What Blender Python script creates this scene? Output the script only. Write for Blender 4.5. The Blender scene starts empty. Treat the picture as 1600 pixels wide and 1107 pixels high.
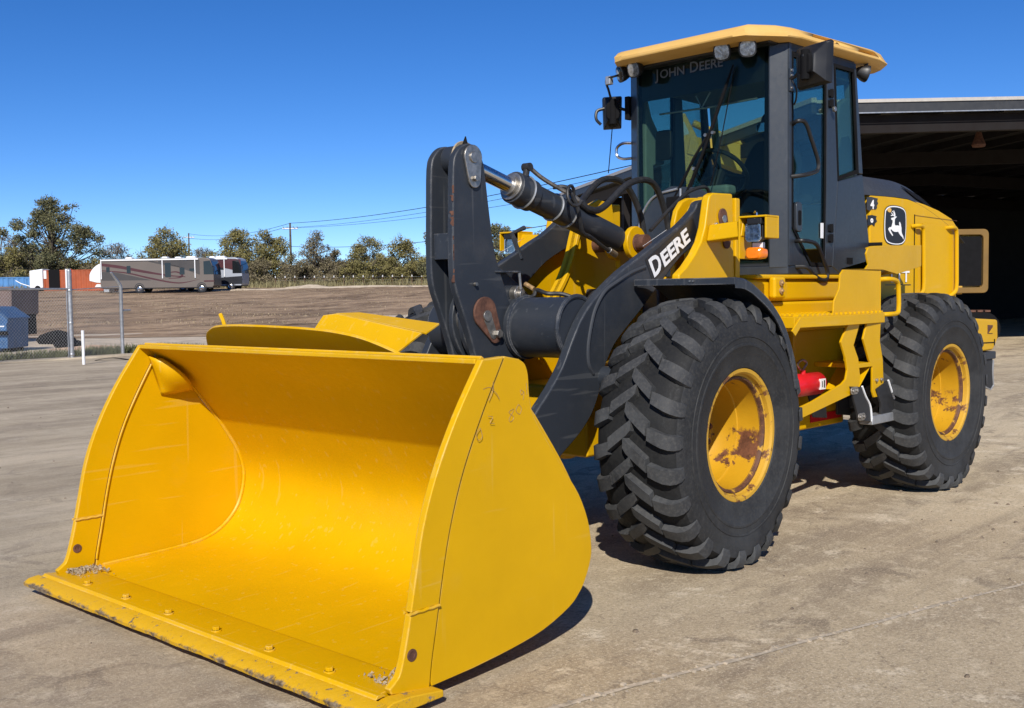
import bpy, bmesh, math, random
from mathutils import Vector, Matrix, noise as mnoise

# ------------------------------------------------------------------ camera, sky, sun, exposure
S = bpy.context.scene
C = S.collection
CAM = Vector((4.9609, 4.0236, 1.4790)); YAW, PITCH, ROLL = -2.40845, 0.05709, -0.01421
fw = Vector((math.cos(YAW)*math.cos(PITCH), math.sin(YAW)*math.cos(PITCH), -math.sin(PITCH)))
rt = Vector((math.sin(YAW), -math.cos(YAW), 0)); up = rt.cross(fw)
R_ = math.cos(ROLL)*rt + math.sin(ROLL)*up; U_ = -math.sin(ROLL)*rt + math.cos(ROLL)*up
cd = bpy.data.cameras.new('camera'); cam = bpy.data.objects.new('camera', cd); C.objects.link(cam)
cam.matrix_world = Matrix(((R_.x, U_.x, -fw.x, CAM.x), (R_.y, U_.y, -fw.y, CAM.y), (R_.z, U_.z, -fw.z, CAM.z), (0, 0, 0, 1)))
cd.sensor_width = 36; cd.sensor_fit = 'HORIZONTAL'; cd.lens = 36*1659.8/1600; cd.clip_end = 3000; cd.clip_start = .05
S.camera = cam

SUN = Vector((1.1, .84, 1.0)).normalized()
W = bpy.data.worlds.new('World'); S.world = W; W.use_nodes = True
nt = W.node_tree; bg = nt.nodes['Background']
sky = nt.nodes.new('ShaderNodeTexSky'); sky.sky_type = 'NISHITA'; sky.sun_disc = False
sky.sun_elevation = math.asin(SUN.z); sky.sun_rotation = math.atan2(SUN.x, SUN.y)
sky.altitude = 800; sky.air_density = .62; sky.dust_density = 0.0; sky.ozone_density = 4.0
hs = nt.nodes.new('ShaderNodeHueSaturation'); hs.inputs['Saturation'].default_value = 1.25; hs.inputs['Hue'].default_value = .508      # deep, dry autumn sky
nt.links.new(sky.outputs['Color'], hs.inputs['Color']); nt.links.new(hs.outputs['Color'], bg.inputs['Color']); bg.inputs['Strength'].default_value = 0.107
ld = bpy.data.lights.new('sun', 'SUN'); ld.energy = 4.5; ld.angle = math.radians(.53); ld.color = (1, .95, .87)
sun = bpy.data.objects.new('sun', ld); C.objects.link(sun); sun.location = SUN*60
sun.rotation_euler = (-SUN).to_track_quat('-Z', 'Y').to_euler()
S.view_settings.view_transform = 'Standard'; S.view_settings.look = 'None'; S.view_settings.exposure = 0.30; S.view_settings.gamma = 1
S.view_settings.use_curve_mapping = False
S.render.engine = 'CYCLES'
S.cycles.max_bounces = 5; S.cycles.diffuse_bounces = 3; S.cycles.glossy_bounces = 3; S.cycles.transparent_max_bounces = 9

# ------------------------------------------------------------------ helpers
def sm(pts, n=6, closed=False):
    """Catmull-Rom through the points."""
    P = [Vector(p) for p in pts]; out = []
    m = len(P); rng = range(m if closed else m-1)
    for i in rng:
        p1, p2 = P[i], P[(i+1) % m]
        p0 = P[i-1] if (i > 0 or closed) else p1*2-p2
        p3 = P[(i+2) % m] if (i+2 < m or closed) else p2*2-p1
        for k in range(n):
            t = k/n
            out.append(.5*((2*p1)+(-p0+p2)*t+(2*p0-5*p1+4*p2-p3)*t*t+(-p0+3*p1-3*p2+p3)*t**3))
    if not closed: out.append(P[-1])
    return out

def rect(w, h, r=0, n=4):
    """rounded rectangle outline centred on the origin"""
    if r <= 0: return [(-w/2, -h/2), (w/2, -h/2), (w/2, h/2), (-w/2, h/2)]
    o = []
    for cx, cy, a in ((w/2-r, -h/2+r, -90), (w/2-r, h/2-r, 0), (-w/2+r, h/2-r, 90), (-w/2+r, -h/2+r, 180)):
        for k in range(n+1):
            t = math.radians(a+90*k/n); o.append((cx+r*math.cos(t), cy+r*math.sin(t)))
    return o

class MB:
    def __init__(s): s.v = []; s.f = []; s.m = []
    def add(s, vs, fs, mi=0):
        b = len(s.v); s.v += [tuple(v) for v in vs]
        for f in fs: s.f.append([b+i for i in f]); s.m.append(mi)
        return s
    def box(s, x0, x1, y0, y1, z0, z1, mi=0):
        return s.add([(x0,y0,z0),(x1,y0,z0),(x1,y1,z0),(x0,y1,z0),(x0,y0,z1),(x1,y0,z1),(x1,y1,z1),(x0,y1,z1)],
                     [(0,3,2,1),(4,5,6,7),(0,1,5,4),(1,2,6,5),(2,3,7,6),(3,0,4,7)], mi)
    def loft(s, rings, caps=True, closed=True, mi=0):
        n = len(rings[0]); vs = [v for r in rings for v in r]; fs = []
        for i in range(len(rings)-1):
            for k in range(n if closed else n-1):
                a = i*n+k; b = i*n+(k+1) % n; fs.append((a, b, b+n, a+n))
        if caps: fs += [tuple(range(n-1, -1, -1)), tuple(range((len(rings)-1)*n, len(rings)*n))]
        return s.add(vs, fs, mi)
    def prism(s, poly, a, b, plane='xz', mi=0):
        f = {'xz': lambda p, t: (p[0], t, p[1]), 'xy': lambda p, t: (p[0], p[1], t), 'yz': lambda p, t: (t, p[0], p[1])}[plane]
        return s.loft([[f(p, a) for p in poly], [f(p, b) for p in poly]], mi=mi)
    def plate(s, pts, t, mi=0):
        """polygon in space thickened by t behind its face (against its normal)"""
        P = [Vector(p) for p in pts]; nn = Vector((0, 0, 0))
        for i in range(len(P)): nn += (P[i]-P[0]).cross(P[(i+1) % len(P)]-P[0])
        nn.normalize()
        return s.loft([[p-nn*t for p in P], P], mi=mi)
    def tube(s, path, r, n=10, mi=0, closed=False):
        P = [Vector(p) for p in path]; rings = []; u = None
        for i, p in enumerate(P):
            if closed: d = P[(i+1) % len(P)]-P[i-1]
            else: d = P[min(i+1, len(P)-1)]-P[max(i-1, 0)]
            d = d.normalized() if d.length > 1e-9 else Vector((0, 0, 1))
            if u is None: u = d.orthogonal().normalized()
            else:
                u = u-d*u.dot(d); u = u.normalized() if u.length > 1e-6 else d.orthogonal().normalized()
            w = d.cross(u); rr = r[i] if isinstance(r, (list, tuple)) else r
            rings.append([p+(u*math.cos(2*math.pi*k/n)+w*math.sin(2*math.pi*k/n))*rr for k in range(n)])
        if closed: rings.append(rings[0]); return s.loft(rings, caps=False, mi=mi)
        return s.loft(rings, mi=mi)
    def cyl(s, a, b, r, n=24, r2=None, mi=0): return s.tube([a, b], [r, r if r2 is None else r2], n, mi)
    def lathe(s, prof, c, axis='y', n=48, mi=0, sgn=1):
        """prof: (radius, along); not capped"""
        rings = []
        for r, h in prof:
            ring = []
            for k in range(n):
                t = 2*math.pi*k/n*sgn; a, b = r*math.cos(t), r*math.sin(t)
                ring.append((c[0]+a, c[1]+h, c[2]+b) if axis == 'y' else (c[0]+h, c[1]+a, c[2]+b) if axis == 'x' else (c[0]+a, c[1]+b, c[2]+h))
            rings.append(ring)
        return s.loft(rings, caps=False, mi=mi)
    def build(s, name, mat, parent=None, bevel=0, ang=35, seg=2, smooth=True):
        me = bpy.data.meshes.new(name); me.from_pydata(s.v, [], s.f)
        for m in (mat if isinstance(mat, (list, tuple)) else [mat]): me.materials.append(M[m])
        if len(me.polygons) == len(s.m): me.polygons.foreach_set('material_index', s.m)
        bm = bmesh.new(); bm.from_mesh(me); bmesh.ops.recalc_face_normals(bm, faces=bm.faces); bm.to_mesh(me); bm.free()
        if smooth: me.shade_smooth(); me.set_sharp_from_angle(angle=math.radians(ang))
        o = bpy.data.objects.new(name, me); C.objects.link(o); o.parent = parent
        if bevel:
            b = o.modifiers.new('edge', 'BEVEL'); b.width = bevel; b.segments = seg; b.limit_method = 'ANGLE'; b.angle_limit = math.radians(40); b.harden_normals = smooth
            b.use_clamp_overlap = True
        return o

def thing(name, label, cat, loc=(0, 0, 0), rz=0, group=None):
    o = bpy.data.objects.new(name, None); C.objects.link(o); o.location = loc; o.rotation_euler = (0, 0, rz); o.empty_display_size = .1
    return tag(o, label, cat, group)
def tag(o, label, cat=None, group=None, kind=None):
    o['label'] = label
    if cat: o['category'] = cat
    if group: o['group'] = group
    if kind: o['kind'] = kind
    return o
def grp(name, parent, loc=(0, 0, 0), rz=0):
    o = bpy.data.objects.new(name, None); C.objects.link(o); o.parent = parent; o.location = loc; o.rotation_euler = (0, 0, rz); o.empty_display_size = .1
    return o
def copy_tree(o, parent=None, depth=0):
    c = o.copy(); C.objects.link(c); c.parent = parent
    for ch in list(o.children): copy_tree(ch, c, depth+1)
    return c
def text(name, s, mat, parent, origin, right, upv, size, ext=.0015, bold=.0, sx=1.0):
    """flat lettering laid on a surface: origin is the lower-left corner of the first letter"""
    cu = bpy.data.curves.new(name, 'FONT'); cu.body = s; cu.size = size; cu.extrude = ext/2; cu.offset = bold; cu.resolution_u = 3
    t = bpy.data.objects.new(name, cu); C.objects.link(t); bpy.context.view_layer.update()
    me = bpy.data.meshes.new_from_object(t.evaluated_get(bpy.context.evaluated_depsgraph_get()))
    bpy.data.objects.remove(t); bpy.data.curves.remove(cu)
    r = Vector(right).normalized(); u = Vector(upv); u = (u-r*u.dot(r)).normalized(); n = r.cross(u)
    mm = Matrix(((r.x*sx, u.x, n.x, origin[0]), (r.y*sx, u.y, n.y, origin[1]), (r.z*sx, u.z, n.z, origin[2]), (0, 0, 0, 1)))
    me.transform(mm); me.materials.clear(); me.materials.append(M[mat]); me.name = name
    o = bpy.data.objects.new(name, me); C.objects.link(o); o.parent = parent
    return o

# ------------------------------------------------------------------ materials
M = {}
class NT:
    def __init__(s, name):
        s.m = bpy.data.materials.new(name); s.m.use_nodes = True; s.t = s.m.node_tree; s.b = s.t.nodes['Principled BSDF']; M[name] = s.m
        s.tc = s.t.nodes.new('ShaderNodeTexCoord')
    def n(s, ty, **k):
        x = s.t.nodes.new(ty)
        for a, v in k.items(): setattr(x, a, v)
        return x
    def L(s, a, b): s.t.links.new(a, b)
    def noise(s, scale, detail=4, rough=.6, sc=(1, 1, 1), co='Object', dist=0, rot=(0, 0, 0)):
        mp = s.n('ShaderNodeMapping'); mp.inputs['Scale'].default_value = sc; mp.inputs['Rotation'].default_value = rot
        s.L(s.tc.outputs[co], mp.inputs['Vector'])
        x = s.n('ShaderNodeTexNoise'); x.inputs['Scale'].default_value = scale; x.inputs['Detail'].default_value = detail
        x.inputs['Roughness'].default_value = rough; x.inputs['Distortion'].default_value = dist; s.L(mp.outputs[0], x.inputs['Vector']); return x.outputs['Fac']
    def ramp(s, fac, a, b, ca=(0, 0, 0, 1), cb=(1, 1, 1, 1)):
        r = s.n('ShaderNodeValToRGB'); r.color_ramp.elements[0].position = a; r.color_ramp.elements[1].position = b
        r.color_ramp.elements[0].color = (*ca[:3], 1); r.color_ramp.elements[1].color = (*cb[:3], 1); s.L(fac, r.inputs[0]); return r.outputs[0]
    def mix(s, fac, a, b, mode='MIX'):
        x = s.n('ShaderNodeMix', data_type='RGBA', blend_type=mode)
        if isinstance(fac, (int, float)): x.inputs[0].default_value = fac
        else: s.L(fac, x.inputs[0])
        for i, c in ((6, a), (7, b)):
            if isinstance(c, tuple): x.inputs[i].default_value = (*c[:3], 1)
            else: s.L(c, x.inputs[i])
        return x.outputs[2]
    def mul(s, a, b, op='MULTIPLY'):
        x = s.n('ShaderNodeMath', operation=op)
        for i, c in ((0, a), (1, b)):
            if isinstance(c, (int, float)): x.inputs[i].default_value = c
            else: s.L(c, x.inputs[i])
        return x.outputs[0]
    def col(s, c):
        if isinstance(c, tuple): s.b.inputs['Base Color'].default_value = (*c[:3], 1)
        else: s.L(c, s.b.inputs['Base Color'])
    def rough(s, r):
        if isinstance(r, (int, float)): s.b.inputs['Roughness'].default_value = r
        else: s.L(r, s.b.inputs['Roughness'])
    def bump(s, h, strength=.3, dist=.01):
        x = s.n('ShaderNodeBump'); x.inputs['Strength'].default_value = strength; x.inputs['Distance'].default_value = dist
        s.L(h, x.inputs['Height']); s.L(x.outputs[0], s.b.inputs['Normal'])
    def set(s, **k):
        for a, v in k.items(): s.b.inputs[a.replace('_', ' ')].default_value = v

def plain(name, c, rough=.5, metal=0, var=.12, scale=9, spec=.5):
    m = NT(name); f = m.noise(scale, 5); d = tuple(x*(1-var) for x in c[:3]); l = tuple(min(1, x*(1+var)) for x in c[:3])
    m.col(m.ramp(f, .3, .7, d, l)); m.rough(m.ramp(f, .2, .8, (rough*.85,)*3, (min(1, rough*1.15),)*3)); m.set(Metallic=metal); m.b.inputs['Specular IOR Level'].default_value = spec
    return m
def paint(name, c, rough, dust, dustc, dmin=.52, dmax=.78, scratch=.0, scratchc=(.6, .5, .35), coat=.0, spec=.4, chip=None, edge=None):
    """worn machine paint: slight fade, dust film, fine scratches, chips"""
    m = NT(name); a = m.noise(2.2, 5, .6); b = m.noise(38, 4, .65)
    base = m.mix(m.ramp(a, .3, .75), tuple(x*.93 for x in c), tuple(min(1, x*1.06) for x in c))
    base = m.mix(m.mul(m.ramp(m.noise(3.1, 8, .68), dmin, dmax), dust), base, dustc)
    if scratch:
        sx = m.noise(26, 2, .4, sc=(1, 1, .04)); sy = m.noise(30, 2, .4, sc=(.05, 1, 1), rot=(0, .5, 0))
        base = m.mix(m.mul(m.ramp(sx, .67, .71), scratch), base, scratchc); base = m.mix(m.mul(m.ramp(sy, .67, .71), scratch), base, scratchc)
    if chip: base = m.mix(m.ramp(m.noise(21, 6, .7), chip, chip+.02), base, (.10, .04, .02))
    if edge:      # bare or polished metal where the paint has rubbed off the corners
        bv = m.n('ShaderNodeBevel', samples=3); bv.inputs['Radius'].default_value = .010; ge = m.n('ShaderNodeNewGeometry'); dt = m.n('ShaderNodeVectorMath', operation='DOT_PRODUCT')
        m.L(bv.outputs[0], dt.inputs[0]); m.L(ge.outputs['Normal'], dt.inputs[1]); ed = m.mul(m.ramp(dt.outputs['Value'], .90, .985, (1, 1, 1), (0, 0, 0)), m.ramp(m.noise(7, 8, .75), .44, .60))
        base = m.mix(m.mul(ed, edge[1]), base, edge[0])
    m.col(base); m.rough(m.ramp(b, .25, .8, (rough*.85,)*3, (min(1, rough*1.3),)*3)); m.b.inputs['Specular IOR Level'].default_value = spec
    m.bump(m.mix(.75, m.noise(180, 2), m.noise(2.6, 3)), .16, .010); m.set(Coat_Weight=coat, Coat_Roughness=.25); return m

YEL = (.61, .342, .001)
paint('yellow', YEL, .38, .12, (.42, .30, .12), scratch=.10, scratchc=(.60, .44, .18), coat=.04, spec=.25)
paint('bucket_yellow', YEL, .36, .16, (.45, .28, .06), .58, .8, scratch=.14, scratchc=(.62, .46, .16), coat=.03, spec=.2, chip=.765, edge=((.62, .46, .20), .7))
paint('roof_yellow', (.67, .41, .12), .55, .4, (.74, .53, .26), spec=.3)
paint('charcoal', (.026, .031, .040), .42, .30, (.11, .105, .10), .5, .8, scratch=.14, scratchc=(.2, .2, .2), chip=.77, edge=((.26, .25, .24), .8))
paint('cab_grey', (.025, .031, .040), .38, .22, (.11, .11, .11), .5, .85, scratch=.05, scratchc=(.16, .16, .17), coat=.2)
paint('hood_grey', (.040, .044, .052), .52, .25, (.12, .12, .12), spec=.25)
plain('black_plastic', (.012, .012, .013), .45, 0, .25)
plain('matte_black', (.008, .008, .009), .9, 0, .3, spec=.12)
plain('steel', (.36, .34, .31), .38, .85, .35, 30)
plain('galvanised', (.42, .43, .44), .45, .7, .2, 14)
plain('chrome', (.66, .66, .66), .20, 1, .06, 50)
plain('hose_rubber', (.018, .018, .019), .55, 0, .35, 40)
plain('headliner', (.10, .125, .125), .8, 0, .1)
plain('seat_fabric', (.020, .024, .03), .9, 0, .25, 25)
plain('interior_panel', (.20, .245, .235), .7, 0, .1)
plain('white_print', (.80, .80, .80), .5, 0, .05)
plain('black_print', (.012, .013, .016), .4, 0, .1)
plain('glass_letter', (.11, .12, .13), .5, 0, .05)
plain('red_paint', (.55, .012, .018), .3, 0, .1)
plain('white_paint', (.72, .73, .74), .45, 0, .06)
plain('amber_lens', (.85, .20, .006), .18, 0, .15, 90)
plain('brass_chip', (.35, .22, .10), .6, .3, .4, 40)
plain('clod', (.17, .13, .09), .95, 0, .4, 45)
plain('caked_dirt', (.33, .26, .17), .95, 0, .4, 45)
plain('teal_label', (.03, .35, .34), .5)

m = NT('rusty_steel'); f = m.noise(16, 7, .7); m.col(m.ramp(f, .35, .68, (.055, .022, .014), (.17, .075, .045))); m.rough(.8); m.bump(m.noise(60, 4), .3, .004)
m = NT('worn_edge'); f = m.noise(30, 7, .75); sp = m.n('ShaderNodeSeparateXYZ'); m.L(m.tc.outputs['Object'], sp.inputs[0])
fr_ = m.mul(sp.outputs[0], m.mul(m.noise(9, 7, .75, sc=(1, 1, 1)), .11), 'ADD'); g_ = m.ramp(m.mul(fr_, 2.70, 'SUBTRACT'), .056, .066); side = m.ramp(m.noise(17, 6, .75), .60, .64)
worn = m.ramp(f, .38, .74, (.05, .028, .014), (.40, .31, .20)); m.col(m.mix(m.mul(g_, side, 'MAXIMUM'), YEL, worn)); m.rough(m.ramp(f, .3, .7, (.4,)*3, (.85,)*3)); m.bump(f, .5, .006)
m = NT('rim_paint'); a = m.noise(3.2, 7, .62); e = m.noise(24, 6, .7)
rust = m.ramp(e, .35, .7, (.060, .022, .010), (.20, .075, .030))
base = m.mix(m.ramp(m.noise(5, 4), .3, .7), (.48, .25, .006), (.54, .29, .01)); base = m.mix(m.ramp(a, .60, .62), base, rust); base = m.mix(m.ramp(m.noise(34, 5, .7), .74, .76), base, rust)
m.col(base); m.rough(.5); m.bump(e, .12, .003)
m = NT('well_paint'); oi = m.n('ShaderNodeObjectInfo'); av = m.n('ShaderNodeVectorMath', operation='MULTIPLY_ADD'); m.L(oi.outputs['Location'], av.inputs[0]); av.inputs[1].default_value = (1.7, 1.3, 1); m.L(m.tc.outputs['Object'], av.inputs[2])
class TC: outputs = {'Object': av.outputs[0]}
oldtc = m.tc; e = m.noise(24, 6, .7); rust = m.ramp(e, .3, .7, (.050, .018, .009), (.19, .072, .032)); sp = m.n('ShaderNodeSeparateXYZ'); m.L(m.tc.outputs['Object'], sp.inputs[0])
m.tc = TC; zz = m.mul(sp.outputs[2], m.mul(m.noise(7, 8, .78), .26), 'ADD'); band = m.mul(m.ramp(m.mul(zz, .5, 'ADD'), .455, .465), m.ramp(m.mul(zz, .5, 'ADD'), .60, .63, (1, 1, 1), (0, 0, 0)))
base = m.mix(m.ramp(m.noise(5, 4), .3, .7), (.48, .25, .006), (.54, .29, .01)); base = m.mix(m.mul(band, m.ramp(m.noise(4, 6, .7), .47, .51)), base, rust); base = m.mix(m.ramp(m.noise(6, 8, .75), .63, .65), base, rust); base = m.mix(m.ramp(m.noise(30, 5, .7), .73, .75), base, rust)
m.col(base); m.rough(.5); m.bump(e, .12, .003)
m = NT('rim_ring'); e = m.noise(20, 6, .72); rust = m.ramp(e, .35, .7, (.075, .028, .012), (.25, .10, .035))
m.col(m.mix(m.ramp(m.noise(11, 7, .7), .54, .60), (.52, .29, .02), rust)); m.rough(.6); m.bump(e, .2, .003)
m = NT('rust_ring'); e = m.noise(20, 6, .72); rust = m.ramp(e, .35, .7, (.05, .020, .010), (.17, .065, .028))
m.col(m.mix(m.ramp(m.noise(16, 7, .7), .56, .60), rust, (.48, .26, .02))); m.rough(.7); m.bump(e, .25, .003)

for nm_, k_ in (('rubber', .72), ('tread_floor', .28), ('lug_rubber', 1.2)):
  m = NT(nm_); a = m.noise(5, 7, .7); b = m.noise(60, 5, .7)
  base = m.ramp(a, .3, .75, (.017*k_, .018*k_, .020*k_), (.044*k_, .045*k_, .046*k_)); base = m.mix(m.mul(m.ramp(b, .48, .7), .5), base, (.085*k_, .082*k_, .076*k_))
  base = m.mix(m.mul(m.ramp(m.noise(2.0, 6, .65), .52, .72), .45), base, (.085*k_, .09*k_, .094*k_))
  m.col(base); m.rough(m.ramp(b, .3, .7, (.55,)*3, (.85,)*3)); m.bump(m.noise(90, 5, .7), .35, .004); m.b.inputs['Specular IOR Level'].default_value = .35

def glass(name, tint, refl=.5):
    m = NT(name); t = m.t; t.nodes.remove(m.b)
    tr = m.n('ShaderNodeBsdfTransparent'); tr.inputs[0].default_value = (*tint, 1)
    gl = m.n('ShaderNodeBsdfGlossy'); gl.inputs['Roughness'].default_value = .02; gl.inputs[0].default_value = (1, 1, 1, 1)
    fr = m.n('ShaderNodeFresnel'); fr.inputs[0].default_value = 1.45; k = m.mul(fr.outputs[0], refl)
    mx = m.n('ShaderNodeMixShader'); m.L(k, mx.inputs[0]); m.L(tr.outputs[0], mx.inputs[1]); m.L(gl.outputs[0], mx.inputs[2]); m.L(mx.outputs[0], t.nodes['Material Output'].inputs[0])
glass('cab_glass', (.70, .80, .74), .32)
glass('side_glass', (.62, .73, .68), .32)
glass('lamp_glass', (.92, .94, .95), 1.0)
m = NT('dark_glass'); m.col((.012, .014, .016)); m.rough(.06); m.b.inputs['Specular IOR Level'].default_value = .6
m = NT('mirror_glass'); m.col((.6, .62, .65)); m.set(Metallic=1); m.rough(.05)
m = NT('reflector'); e = m.noise(45, 3); m.col(m.ramp(e, .35, .65, (.30, .31, .33), (.95, .96, .97))); m.set(Metallic=.6); m.rough(.35); m.bump(e, .6, .01)

# concrete yard
m = NT('concrete')
big = m.noise(.13, 6, .6, dist=.5); mid = m.noise(.9, 5, .68); fine = m.noise(7, 5, .75); grit = m.noise(42, 6, .85); grit2 = m.noise(75, 4, .85)
streak = m.noise(1.0, 5, .68, sc=(.28, 1.7, 1), rot=(0, 0, .95), dist=.7); streak2 = m.noise(3.2, 5, .72, sc=(.22, 1.5, 1), rot=(0, 0, .85), dist=.5)
base = m.ramp(big, .36, .64, (.36, .290, .205), (.56, .462, .330))
base = m.mix(m.mul(m.ramp(mid, .42, .66), .55), base, (.57, .48, .345))
base = m.mix(m.mul(m.ramp(streak, .50, .63), .70), base, (.25, .20, .15))
base = m.mix(m.mul(m.ramp(streak2, .56, .68), .55), base, (.235, .19, .15))
base = m.mix(m.mul(m.ramp(m.noise(.42, 5, .72, dist=1.4), .55, .63), .65), base, (.20, .150, .108))
base = m.mix(m.mul(m.ramp(m.noise(1.7, 5, .75, dist=1.0), .585, .63), .6), base, (.19, .150, .115))
base = m.mix(m.mul(m.ramp(m.noise(.75, 5, .7, dist=.6), .56, .66), .55), base, (.64, .555, .43))
base = m.mix(m.mul(m.ramp(m.noise(.23, 7, .7, dist=.8, co='Object'), .60, .70), .45), base, (.33, .235, .155))
base = m.mix(m.mul(m.ramp(fine, .52, .66), .65), base, (.63, .54, .41))
base = m.mix(m.mul(m.ramp(m.noise(2.6, 6, .80), .56, .64), .75), base, (.70, .615, .49))
base = m.mix(m.mul(m.ramp(grit, .50, .62), .62), base, (.17, .135, .10))
base = m.mix(m.mul(m.ramp(grit2, .52, .62), .60), base, (.72, .64, .51))
rsp = m.n('ShaderNodeTexVoronoi'); rsp.inputs['Scale'].default_value = 6; m.L(m.tc.outputs['Object'], rsp.inputs['Vector'])
base = m.mix(m.mul(m.ramp(rsp.outputs['Distance'], .02, .06, (1, 1, 1), (0, 0, 0)), .55), base, (.14, .105, .08))
crk = m.n('ShaderNodeTexVoronoi', feature='DISTANCE_TO_EDGE'); crk.inputs['Scale'].default_value = .33; wob = m.n('ShaderNodeTexNoise'); wob.inputs['Scale'].default_value = 1.4; wob.inputs['Detail'].default_value = 5; wob.inputs['Roughness'].default_value = .7
m.L(m.tc.outputs['Object'], wob.inputs['Vector']); ad = m.n('ShaderNodeVectorMath', operation='MULTIPLY_ADD'); m.L(wob.outputs['Color'], ad.inputs[0]); ad.inputs[1].default_value = (1.1, 1.1, 0); m.L(m.tc.outputs['Object'], ad.inputs[2]); m.L(ad.outputs[0], crk.inputs['Vector'])
cf = m.mul(m.ramp(crk.outputs['Distance'], .0012, .004, (1, 1, 1), (0, 0, 0)), m.ramp(m.noise(.5, 4), .48, .56)); base = m.mix(m.mul(cf, .55), base, (.16, .125, .095))
sx_ = m.n('ShaderNodeSeparateXYZ'); m.L(m.tc.outputs['Object'], sx_.inputs[0])      # the side towards the field gets the muddy traffic
lat = m.mul(m.mul(sx_.outputs[0], math.sin(YAW)), m.mul(sx_.outputs[1], -math.cos(YAW)), 'ADD'); lat = m.mul(m.mul(lat, .10), m.mul(m.noise(.35, 5, .7), .9), 'ADD')
base = m.mix(m.mul(m.ramp(lat, .08, .42, (1, 1, 1), (0, 0, 0)), .62), base, m.ramp(m.noise(.8, 5, .75, sc=(.4, 1.4, 1), rot=(0, 0, .95)), .38, .62, (.20, .172, .145), (.44, .385, .32)))
base = m.mix(1.0, base, (1.085, 1.05, .965), 'MULTIPLY')
m.col(base); m.rough(.92); m.b.inputs['Specular IOR Level'].default_value = .2
m.bump(m.mix(.45, m.mix(.5, fine, mid), grit), .9, .02)
# dirt field
m = NT('dirt')
big = m.noise(.05, 6, .6); st = m.noise(.35, 8, .7, sc=(.45, 1, 1), rot=(0, 0, 2.304)); fine = m.noise(2.4, 8, .75)
base = m.ramp(st, .34, .66, (.10, .066, .044), (.44, .31, .20))
base = m.mix(m.mul(m.ramp(m.noise(1.3, 9, .75, dist=.6), .5, .64), .65), base, (.46, .34, .225))
base = m.mix(m.mul(m.ramp(fine, .52, .68), .5), base, (.07, .052, .038))
base = m.mix(m.mul(m.ramp(m.noise(.8, 8, .7), .60, .70), .45), base, (.13, .125, .06))
m.col(base); m.rough(.97); m.b.inputs['Specular IOR Level'].default_value = .1; m.bump(m.mix(.5, fine, st), .9, .12)
plain('pale_dirt', (.50, .41, .30), .95, 0, .28, 1.2)
plain('gravel_stone', (.41, .345, .26), .9, 0, .35, 30)
plain('pink_gravel', (.48, .33, .23), .95, 0, .4, 9)
plain('dry_grass', (.20, .175, .085), .9, 0, .45, 3)
plain('green_grass', (.11, .115, .05), .9, 0, .45, 3)
plain('straw', (.27, .21, .135), .9, 0, .4, 3)

def leafmat(name, dark, light):
    m = NT(name); oi = m.noise(.55, 4, .6); f2 = m.noise(7, 2, .5)
    c = m.ramp(oi, .3, .7, dark, light); c = m.mix(m.mul(m.ramp(f2, .4, .7), .5), c, tuple(x*1.5 for x in light))
    m.col(c); m.rough(.7); m.b.inputs['Specular IOR Level'].default_value = .2
    t = m.t; tl = m.n('ShaderNodeBsdfTranslucent'); m.L(c, tl.inputs[0]); mx = m.n('ShaderNodeMixShader'); mx.inputs[0].default_value = .25
    m.L(m.b.outputs[0], mx.inputs[1]); m.L(tl.outputs[0], mx.inputs[2]); m.L(mx.outputs[0], t.nodes['Material Output'].inputs[0])
leafmat('leaf_olive', (0.139, 0.128, 0.047), (0.270, 0.233, 0.091))
leafmat('leaf_dark', (0.096, 0.096, 0.048), (0.185, 0.177, 0.088))
leafmat('leaf_brown', (0.148, 0.127, 0.071), (0.258, 0.216, 0.129))
leafmat('leaf_grey', (0.157, 0.143, 0.121), (0.278, 0.254, 0.218))
plain('bark', (.085, .068, .052), .95, 0, .3, 6)

# camera-facing plan frame, used to set out the yard behind the machine: d metres away, l metres to the side
FP = Vector((math.cos(YAW), math.sin(YAW), 0)); RP = Vector((math.sin(YAW), -math.cos(YAW), 0)); CP = Vector((CAM.x, CAM.y, 0))
def BG(d, l, z=0): return CP+FP*d+RP*l+Vector((0, 0, z))
RZ_R = math.atan2(RP.y, RP.x)          # local +x to the picture's right
RZ_L = math.atan2(-RP.y, -RP.x)
def hill(d): return max(0, min(d, 165)-48)*.034
# ------------------------------------------------------------------ the setting: yard, field, shed
rnd = random.Random(4)
def sheet(name, mat, poly, z, kind='structure'):
    o = MB().add([(x, y, z) for x, y in poly], [tuple(range(len(poly)))]).build(name, mat, smooth=False); o['kind'] = kind; return o
g = sheet('ground', 'concrete', [(-900, -900), (900, -900), (900, 900), (-900, 900)], 0)
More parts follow.
